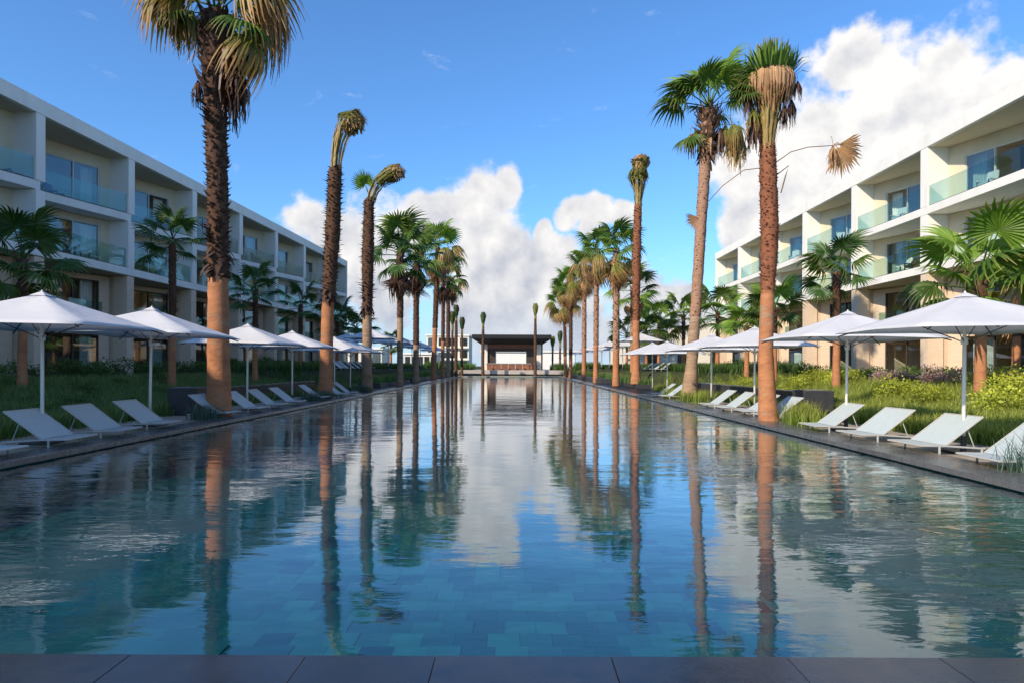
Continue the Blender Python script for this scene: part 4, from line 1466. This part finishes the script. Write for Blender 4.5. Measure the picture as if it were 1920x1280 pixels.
ordpalm(1117, 66.0, 12.6, 'palm with long brown hanging leaves, second from the tied palm on the right', gq, ['green', 'bright', 'olive'], 16, 1.55, 8, 11, ('bark_orange', 'bark_pink'), 3.6, 52, .27, pxtop=1118)
ordpalm(1095, 77.0, 12.4, 'slim palm with patchy dark trunk band, third from the tied palm on the right', gq, ['green', 'olive', 'olive'], 14, 1.5, 8, 10, ('bark_orange', 'bark_pink'), 3.6, 53, .28)
ordpalm(1070, 88.0, 12.2, 'bright palm in front of the far right row with yellow skirt', gq, ['bright', 'bright', 'green', 'olive'], 18, 1.6, 5, 6, ('bark_orange', 'bark_dark'), 3.0, 54, .26)
ordpalm(1060, 97.0, 11.0, 'bright bushy palm at the inner end of the far right row', gq, ['bright', 'bright', 'olive'], 18, 1.7, 4, 6, ('bark_orange', 'bark_dark'), 3.0, 55, .26, pxtop=1058)
ordpalm(1186, 60.5, 8.6, 'low palm crown peeping out behind the thin tied palm on the right', gq, ['green', 'dark', 'bright'], 14, 1.4, 3, 2, ('bark_orange', 'bark_pink'), 3.0, 56, .24)


def farpalm(px, Y, ztop, kind, lab, seed, r0=.26):
    X_ = (px - 962) / 1280 * Y
    z0 = gz(X_, Y)
    h = ztop - z0
    kinds = {'dark': ('petiole', 'leafdark', 'deaddark'), 'green': ('petiole', 'leafbright', 'leafolive')}[kind]
    return palm('palm_tree', lab, 'slender tied palms round the pavilion', (X_, Y, z0), [(0, 0, 0), (0, 0, h * .3), (0, 0, h * .7), (0, 0, h)], [r0 * 1.2, r0, r0, r0 * .8], h * .45,
                ('bark_dark', 'bark_dark'), crown_bundle([(0, 0, -.4), (0, 0, .4), (0, 0, 1.0), (.02, 0, 1.8), (.0, 0, 2.3)], [.18, .17, .30, .40, .24], .3, kinds, 50, .07, None, .15), seed, 10, None)


farpalm(905.5, 106.5, 7.6, 'dark', 'slender tied palm before the left end of the pavilion roof', 61)
farpalm(1003.5, 106.5, 9.0, 'green', 'slender palm with bright green tied tip before the right part of the pavilion', 62)
farpalm(866, 104, 6.6, 'dark', 'slender dark tied palm left of the pavilion, nearest to it', 63, .22)
farpalm(855, 101, 8.2, 'dark', 'slender dark tied palm with thicker head, second left of the pavilion', 64, .28)
farpalm(848, 98, 7.0, 'dark', 'thin dark tied palm touching the left cluster trunks', 65, .2)
farpalm(1036, 118, 4.4, 'green', 'short slim green tied palm right of the pavilion', 66, .18)
farpalm(1050, 112, 5.0, 'dark', 'thin dark bare palm at the inner end of the right parasols', 67, .2)


# garden palms
def gpalm(px, Y, zc, lab, grp, kinds, n, sc, seed, r0=.17, X_=None, elmin=-25, elmax=70, mats=('bark_orange', 'bark_dark'), zs=None, boot=(.03, .13, .6), bm='boot', dead=0):
    if X_ is None: X_ = (px - 962) / 1280 * Y
    z0 = gz(X_, Y)
    h = zc - z0
    return palm('garden_palm', lab, grp, (X_, Y, z0 - .05), [(0, 0, 0), (0, 0, h * .2), (.02, 0, h * .6), (0, 0, h)], [r0 * 1.25, r0 * 1.05, r0 * .9, r0 * .95],
                zs if zs else h * .55, mats, crown_open(kinds, n, elmin, elmax, sc, dead, 0), seed, 14, boot, bm)


g3, g4 = 'smaller palms in the left garden', 'smaller palms in the right garden'
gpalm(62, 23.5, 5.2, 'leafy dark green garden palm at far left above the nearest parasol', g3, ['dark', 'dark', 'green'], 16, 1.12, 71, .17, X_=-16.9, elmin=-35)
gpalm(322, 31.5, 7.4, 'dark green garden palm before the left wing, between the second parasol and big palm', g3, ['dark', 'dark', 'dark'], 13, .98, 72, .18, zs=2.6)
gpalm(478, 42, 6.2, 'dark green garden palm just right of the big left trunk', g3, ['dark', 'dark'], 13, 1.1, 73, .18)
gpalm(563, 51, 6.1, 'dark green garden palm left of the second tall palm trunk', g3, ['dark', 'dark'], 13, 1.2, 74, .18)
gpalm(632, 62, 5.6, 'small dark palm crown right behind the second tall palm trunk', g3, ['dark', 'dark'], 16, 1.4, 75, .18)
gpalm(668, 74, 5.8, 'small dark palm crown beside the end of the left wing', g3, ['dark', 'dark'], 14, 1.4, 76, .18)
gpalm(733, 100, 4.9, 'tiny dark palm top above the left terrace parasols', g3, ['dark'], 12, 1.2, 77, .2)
gpalm(1838, 22.6, 4.5, 'bright green garden palm with orange trunk behind the nearest right parasol', g4, ['bright', 'bright', 'green', 'bright'], 15, 1.45, 81, .21, elmin=-25, bm='boot', zs=3.0)
gpalm(1568, 31.5, 6.0, 'garden palm with dark rounded leaves behind the second right parasol', g4, ['dark', 'green', 'dark'], 13, 1.15, 82, .19)
gpalm(1905, 27.0, 4.6, 'palm leaves entering at the right picture edge', g4, ['bright', 'olive'], 12, 1.1, 83, .18)
gpalm(1452, 40, 5.0, 'garden palm mostly hidden behind the tall orange trunk', g4, ['bright', 'green', 'dark'], 13, 1.15, 84, .18)
gpalm(1400, 46, 4.4, 'low bright garden palm left of the tall orange trunk', g4, ['bright', 'bright'], 13, 1.1, 85, .18)
gpalm(1345, 52, 5.8, 'garden palm before the far end of the right wing', g4, ['green', 'bright', 'dark'], 16, 1.5, 86, .18)
gpalm(1281, 62, 6.3, 'garden palm left of the leaning trunk before the white wall', g4, ['bright', 'dark', 'green'], 12, 1.3, 87, .18)
gpalm(1235, 70, 6.0, 'bushy green garden palm before the white wall, middle one', g4, ['bright', 'dark', 'green'], 18, 1.7, 88, .18)
gpalm(1175, 84, 5.8, 'garden palm behind the thin tied palm on the right', g4, ['green', 'dark'], 16, 1.6, 89, .18)
gpalm(1212, 78, 5.6, 'low garden palm crown just left of the middle one before the white wall', g4, ['dark', 'green'], 16, 1.6, 90, .18)


# ------------------------------------------------------------------ pavilion
pv = empty('pavilion', (0, 115, .93), 0, 'open white pavilion bar with flat black roof at the far pool end', 'pavilion')
b = MB()
b.prism([(-6.8, -2.6), (6.3, -2.6), (6.3, 7.5), (-6.8, 7.5)], 5.15, 5.78)
b.build('roof', M['roofdark'], pv)
b = MB()
vs = [(-6.8, -2.6, 5.148), (6.3, -2.6, 5.148), (6.3, 7.5, 5.148), (-6.8, 7.5, 5.148), (-5.5, .4, 4.3), (5.0, .4, 4.3), (5.0, 7.2, 4.3), (-5.5, 7.2, 4.3)]
b.add(vs, [(0, 1, 5, 4), (1, 2, 6, 5), (2, 3, 7, 6), (3, 0, 4, 7), (7, 6, 5, 4)])
b.build('soffit', M['roofdark'], pv)
b = MB(); b.box(-5.1, -4.35, .5, 7, 0, 4.3); b.box(3.95, 4.7, .5, 7, 0, 4.3); b.build('wall', M['whitewarm'], pv)
b = MB(); b.box(-4.345, 3.945, .6, 7, 3.6, 4.3); b.build('lintel', M['brick'], pv)
b = MB(); b.box(-5.4, -5.15, .45, 1.2, 0, 4.3); b.box(4.75, 5.0, .45, 1.2, 0, 4.3); b.build('corner_post', M['darkframe'], pv)
b = MB(); b.box(-4.25, -3.0, .9, 6, 0, 3.58); b.box(2.3, 3.85, .9, 6, 0, 3.58); b.box(-3.0, 2.3, .9, 6, 3.15, 3.58); b.build('inner_frame', M['darkframe'], pv)
b = MB(); b.box(-2.9, 2.2, 5.5, 5.68, 1.0, 1.12); b.build('shelf', M['counter'], pv)
for k in range(7):
    b = MB(); b.box(-4.4 + k * 1.2, -3.25 + k * 1.2, -.2, .45, 0, .98); bevel(b.build('counter_panel', M['brick'], pv), .01)
b = MB(); b.box(-4.6, 4.2, -.35, .55, .985, 1.08); b.build('counter_top', M['counter'], pv)
for k in range(6):
    st = empty('bar_stool', (-4.0 + k * 1.35, 114.1, .93), 0, 'dark bar stool at the pavilion counter, %s from the left' % ['first', 'second', 'third', 'fourth', 'fifth', 'sixth'][k], 'stool', 'stools at the pavilion bar')
    b = MB(); b.tube([(0, 0, .70), (0, 0, .76)], .19, 10); b.build('seat', M['brick'], st)
    for q in range(4):
        a = q * PI / 2 + .78
        b = MB(); b.tube([(math.cos(a) * .13, math.sin(a) * .13, .70), (math.cos(a) * .2, math.sin(a) * .2, 0)], .02, 5); b.build('leg', M['metal'], st)


# ------------------------------------------------------------------ far buildings
def farblock(name, label, x0, x1, y0, y1, z1, nfl, nw, mat, cat='building', zb=0.0):
    e = empty(name, ((x0 + x1) / 2, y0, zb), 0, label, cat)
    hx = (x1 - x0) / 2
    b = MB(); b.box(-hx, hx, 0, y1 - y0, 0, z1 - .4); b.build('wall', M[mat], e)
    b = MB(); b.box(-hx - .25, hx + .25, -.3, y1 - y0 + .3, z1 - .4, z1); b.build('roof', M['white'], e)
    if nfl:
        fh = (z1 - .4) / nfl
        for f in range(nfl):
            for k in range(nw):
                cx = -hx + (k + .5) * 2 * hx / nw
                ww = hx / nw * .62
                b = MB(); b.box(cx - ww - .1, cx + ww + .1, -.10, -.002, f * fh + .5, f * fh + fh - .5)
                wi = b.build('window', M['darkframe'], e)
                b = MB(); b.box(cx - ww, cx - .04, -.13, -.105, f * fh + .6, f * fh + fh - .6); b.box(cx + .04, cx + ww, -.13, -.105, f * fh + .6, f * fh + fh - .6); b.build('pane', M['glass'], wi)
            b = MB(); b.box(-hx - .1, hx + .1, -1.0, -.14, f * fh - .1, f * fh + .12); b.build('balcony_slab', M[mat], e)
    return e


farblock('apartment_block', 'distant cream three-storey block left of the pavilion roof', -23.5, -12.0, 185, 200, 10.0, 3, 4, 'whitewarm')
farblock('low_building', 'distant low white wall behind and right of the pavilion', -7.0, 13.5, 150, 160, 5.0, 0, 0, 'white')
farblock('low_building', 'low bright building glimpsed under the left terrace parasols', -42.0, -25.0, 130, 140, 5.0, 1, 8, 'whitewarm')
farblock('low_building', 'wide low cream building behind the left cluster of palms', -25.5, -18.0, 160, 170, 4.6, 1, 5, 'whitewarm')
e = empty('white_building', (22, 88, 0), 0, 'bright white building with sloping roofline left of the right wing', 'building')
b = MB()
b.add([(-7.5, 0, 0), (9, 0, 0), (9, 0, 7.6), (2, 0, 7.3), (-7.5, 0, 4.6), (-7.5, 14, 0), (9, 14, 0), (9, 14, 7.6), (2, 14, 7.3), (-7.5, 14, 4.6)],
      [(0, 1, 2, 3, 4), (9, 8, 7, 6, 5), (0, 5, 6, 1), (1, 6, 7, 2), (2, 7, 8, 3), (3, 8, 9, 4), (4, 9, 5, 0)])
b.build('wall', M['whitewarm'], e)
b = MB(); b.box(9.02, 10.4, -2, 14, 0, 7.4); b.build('side_wall', M['white'], e)
for k in range(3):
    b = MB(); b.box(-5 + k * 4.2, -3.2 + k * 4.2, -.06, -.003, 1.6, 3.9); f = b.build('window', M['darkframe'], e)
    b = MB(); b.box(-4.9 + k * 4.2, -3.3 + k * 4.2, -.09, -.063, 1.7, 3.8); b.build('pane', M['glass'], f)


# ------------------------------------------------------------------ planting
def blades(name, label, pts, h, wd_, mat, seed, lean=.5, cat=None, kind='stuff', zf=gz, nper=1):
    """pts: (n,2) positions; every blade is a bent two-quad strip and a tip"""
    rs = np.random.RandomState(seed)
    n = len(pts)
    a = rs.uniform(0, 2 * np.pi, n)
    H = h * rs.uniform(.55, 1.15, n)
    Ln = lean * H * rs.uniform(.3, 1.3, n)
    z = np.array([zf(p[0], p[1]) for p in pts]) - .02
    dx, dy = np.cos(a), np.sin(a)
    sx, sy = -dy, dx
    W = wd_ * rs.uniform(.7, 1.3, n)
    verts = np.zeros((n, 5, 3))
    for j, (t, ww) in enumerate(((0, 1.0), (.55, .8))):
        for sgn, off in ((-1, 0), (1, 1)):
            verts[:, j * 2 + off, 0] = pts[:, 0] + dx * Ln * t ** 2 + sgn * sx * W * ww / 2
            verts[:, j * 2 + off, 1] = pts[:, 1] + dy * Ln * t ** 2 + sgn * sy * W * ww / 2
            verts[:, j * 2 + off, 2] = z + H * t
    verts[:, 4, 0] = pts[:, 0] + dx * Ln
    verts[:, 4, 1] = pts[:, 1] + dy * Ln
    verts[:, 4, 2] = z + H * .92
    base = (np.arange(n) * 5)[:, None]
    tri = np.concatenate([base + np.array([0, 1, 3]), base + np.array([0, 3, 2]), base + np.array([2, 3, 4])], axis=1).reshape(-1, 3)
    me = bpy.data.meshes.new(name)
    me.vertices.add(n * 5)
    me.vertices.foreach_set('co', verts.ravel())
    nt_ = len(tri)
    me.loops.add(nt_ * 3)
    me.loops.foreach_set('vertex_index', tri.ravel().astype(np.int32))
    me.polygons.add(nt_)
    me.polygons.foreach_set('loop_start', np.arange(0, nt_ * 3, 3, dtype=np.int32))
    me.polygons.foreach_set('loop_total', np.full(nt_, 3, dtype=np.int32))
    g = rs.uniform(0, 1, n)
    colr = np.zeros((n, 5, 4), dtype=np.float32)
    colr[:, :, 0] = np.array([0, 0, .55, .55, 1.0])
    colr[:, :, 1] = g[:, None]
    colr[:, :, 3] = 1
    at = me.color_attributes.new('leaf', 'FLOAT_COLOR', 'POINT')
    at.data.foreach_set('color', colr.ravel())
    me.materials.append(mat)
    me.update(calc_edges=True)
    me.validate()
    o = place(me, name)
    tag(o, label, cat, None, kind)
    return o


def tuft_points(x0, x1, y0, y1, ntuft, per, spread, seed, falloff=True):
    rs = np.random.RandomState(seed)
    if falloff:
        u = rs.uniform(0, 1, ntuft)
        yy = y0 * (y1 / y0) ** u          # denser close by
    else:
        yy = rs.uniform(y0, y1, ntuft)
    xx = rs.uniform(x0, x1, ntuft)
    px = np.repeat(xx, per) + rs.normal(0, spread, ntuft * per)
    py = np.repeat(yy, per) + rs.normal(0, spread, ntuft * per)
    keep = (px > min(x0, x1) - .1) & (px < max(x0, x1) + .1)
    return np.stack([px, py], 1)[keep]


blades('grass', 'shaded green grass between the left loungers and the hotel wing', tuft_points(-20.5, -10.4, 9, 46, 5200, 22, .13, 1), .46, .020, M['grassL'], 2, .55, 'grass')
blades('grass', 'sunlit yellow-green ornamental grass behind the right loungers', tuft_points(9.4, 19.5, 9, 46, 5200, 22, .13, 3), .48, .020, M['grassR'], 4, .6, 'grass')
zpl = lambda x, y: .40 if y > 62 else .28
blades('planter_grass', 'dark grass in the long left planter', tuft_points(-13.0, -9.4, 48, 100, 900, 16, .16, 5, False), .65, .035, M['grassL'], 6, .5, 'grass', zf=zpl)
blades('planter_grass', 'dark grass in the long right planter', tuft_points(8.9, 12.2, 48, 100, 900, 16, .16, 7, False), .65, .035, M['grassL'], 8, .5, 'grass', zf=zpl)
blades('hedge', 'far green hedge and undergrowth at the left', tuft_points(-22, -13, 46, 120, 1800, 16, .22, 9, False), .75, .05, M['shrub'], 10, .5, 'hedge')
blades('hedge', 'far green hedge and undergrowth at the right', tuft_points(12, 21, 46, 120, 1800, 16, .22, 11, False), .75, .05, M['shrub'], 12, .5, 'hedge')
blades('far_planting', 'low bushes either side of the pavilion', np.concatenate([tuft_points(-14, -6.9, 108, 125, 260, 14, .3, 13, False), tuft_points(6.8, 14, 108, 125, 260, 14, .3, 14, False)]), 1.3, .09, M['shrub'], 15, .5, 'bushes')


def clump(name, label, grp, x, y, z, h, n, wdt, mat, seed, spread=.22, lean=.7):
    rs = np.random.RandomState(seed)
    pts = rs.normal(0, spread, (n, 2))
    o = blades(name, label, pts, h, wdt, mat, seed + 1, lean, 'plant', 'thing', zf=lambda a, c: 0.02)
    o.location = (x, y, z)
    if grp: o['group'] = grp
    return o


# blue-green clumps close to the coping
cl = [(7.85, 8.85, .85, 'blue-green grass clump nearest the right picture edge'), (8.35, 9.4, .82, 'blue-green grass clump behind the nearest one at the right edge'),
      (7.85, 9.8, .62, 'blue-green grass clump at the coping before the right edge lounger'), (8.65, 8.6, .9, 'blue-green grass clump at the very right picture edge')]
for i, (x, y_, h, l) in enumerate(cl):
    clump('grass_clump', l, 'blue-green clumps by the right coping', x, y_, 0, h, 620, .014, M['bluegrass'], 200 + i, .28, .7)
cl = [(7.75, 18.3, .7, 'green tuft on the coping side right of the orange palm base'), (8.1, 19.2, .65, 'green tuft behind the orange palm base'), (7.9, 28.5, .6, 'green tuft right of the leaning trunk base'),
      (7.8, 30.5, .6, 'green tuft just before the leaning trunk base'), (7.8, 17.9, .5, 'small tuft before the dark planter block on the right'), (7.9, 34.0, .6, 'green tuft left of the leaning trunk base')]
for i, (x, y_, h, l) in enumerate(cl):
    clump('grass_clump', l, 'green tufts along the right coping', x, y_, 0, h, 260, .016, M['grassR'], 220 + i, .22, .5)
cl = [(-8.75, 10.2, .5, 'grey-green grass clump at the left picture edge by the coping'), (-8.75, 19.4, .5, 'grey-green tuft left of the big palm base'), (-8.7, 29.4, .5, 'grey-green tuft left of the second palm base'),
      (-8.7, 31.6, .5, 'grey-green tuft right behind the second palm base'), (-8.8, 40.4, .5, 'grey-green tuft at the foot of the third palm')]
for i, (x, y_, h, l) in enumerate(cl):
    clump('grass_clump', l, 'grey-green clumps along the left coping', x, y_, 0, h, 300, .015, M['bluegrass'], 240 + i, .22, .55)


def bush_mesh(name, mat, seed, n=620, leaf=.075):
    rnd = random.Random(seed)
    mb = MB()
    lobes = [(rnd.uniform(-.35, .35), rnd.uniform(-.3, .3), rnd.uniform(.25, .6), rnd.uniform(.22, .38)) for _ in range(7)]
    for k in range(n):
        lx, ly, lz, lr = rnd.choice(lobes)
        d = Vector((rnd.gauss(0, 1), rnd.gauss(0, 1), rnd.gauss(0, 1))).normalized() * lr * rnd.uniform(.5, 1.15)
        p = Vector((lx, ly, lz)) + d
        if p.z < .03: p.z = rnd.uniform(.03, .2)
        dd = (d.normalized() + Vector((rnd.uniform(-.6, .6), rnd.uniform(-.6, .6), rnd.uniform(-.1, .8)))).normalized()
        s_ = dd.cross(Vector((rnd.random(), rnd.random(), rnd.random()))).normalized() * leaf * .35
        l = leaf * rnd.uniform(.7, 1.5)
        g = rnd.random()
        mb.add([p, p + dd * l * .5 + s_, p + dd * l, p + dd * l * .5 - s_], [(0, 1, 2, 3)], [(max(0, min(1, (p.z) / .9)), g, 0, 1)] * 4)
    return mb.mesh(name, mat)


BM = {k: [bush_mesh('foliage', M[m_], 300 + 10 * i + q) for q in range(3)] for i, (k, m_) in enumerate((('g', 'shrub'), ('y', 'shruby'), ('p', 'shrubp')))}
stm = MB()
for k in range(5):
    a = k * 1.25
    stm.tube([(0, 0, 0), (math.cos(a) * .15, math.sin(a) * .15, .3), (math.cos(a) * .3, math.sin(a) * .3, .55)], .012, 5)
stem_me = stm.mesh('stem', M['stem'])


def bush(kind, x, y, sc, label, group, rz):
    e = empty('shrub', (x, y, gz(x, y)), rz, label, 'shrub', group)
    e.scale = (sc * 1.15, sc, sc * .9)
    place(BM[kind][random.randrange(3)], 'foliage', e)
    place(stem_me, 'stem', e)


random.seed(77)
TENS = ['', '', 'twenty', 'thirty', 'forty']
ONES = ['first', 'second', 'third', 'fourth', 'fifth', 'sixth', 'seventh', 'eighth', 'ninth', 'tenth', 'eleventh', 'twelfth', 'thirteenth', 'fourteenth', 'fifteenth', 'sixteenth', 'seventeenth', 'eighteenth', 'nineteenth']


def nth(i):
    i += 1
    if i < 20: return ONES[i - 1]
    t, o = divmod(i, 10)
    return (TENS[t][:-1] + 'ieth') if o == 0 else TENS[t] + '-' + ONES[o - 1]


def row(kind, n, xf, yf, s0, s1, what, group):
    pts = sorted([(yf(i), xf(i), random.uniform(s0, s1)) for i in range(n)])
    for i, (y_, x_, sc) in enumerate(pts):
        bush(kind, x_, y_, sc, '%s, %s from the near end' % (what, nth(i)), group, random.uniform(0, 6))


u_ = random.uniform
row('g', 40, lambda i: -20.3 + u_(-.5, .6), lambda i: 17 * (70 / 17) ** (i / 40) + u_(-.3, .3), 1.0, 1.6, 'dark green hedge shrub at the foot of the left wing', 'shrubs along the left wing')
row('g', 16, lambda i: u_(-18, -12), lambda i: u_(16, 34), .5, .9, 'small dark bush standing in the shaded left grass', 'bushes in the left grass')
row('g', 38, lambda i: 19.0 + u_(-.6, .5), lambda i: 15 * (66 / 15) ** (i / 38) + u_(-.3, .3), .9, 1.4, 'green hedge shrub at the foot of the right wing', 'shrubs along the right wing')
row('y', 46, lambda i: u_(13.0, 18.0), lambda i: 13.5 * (40 / 13.5) ** random.random(), .8, 1.25, 'sunlit yellow-green shrub in the right garden', 'yellow-green shrubs in the right garden')
row('p', 7, lambda i: u_(16.8, 18.0), lambda i: 23.5 + i * 1.5, .9, 1.2, 'purplish shrub between the right garden palms', 'purplish shrubs in the right garden')
row('g', 26, lambda i: 10.9 + u_(-.2, .5), lambda i: 24 + i * .55, .55, .8, 'small green shrub behind the low dark wall on the right', 'shrubs behind the right low wall')
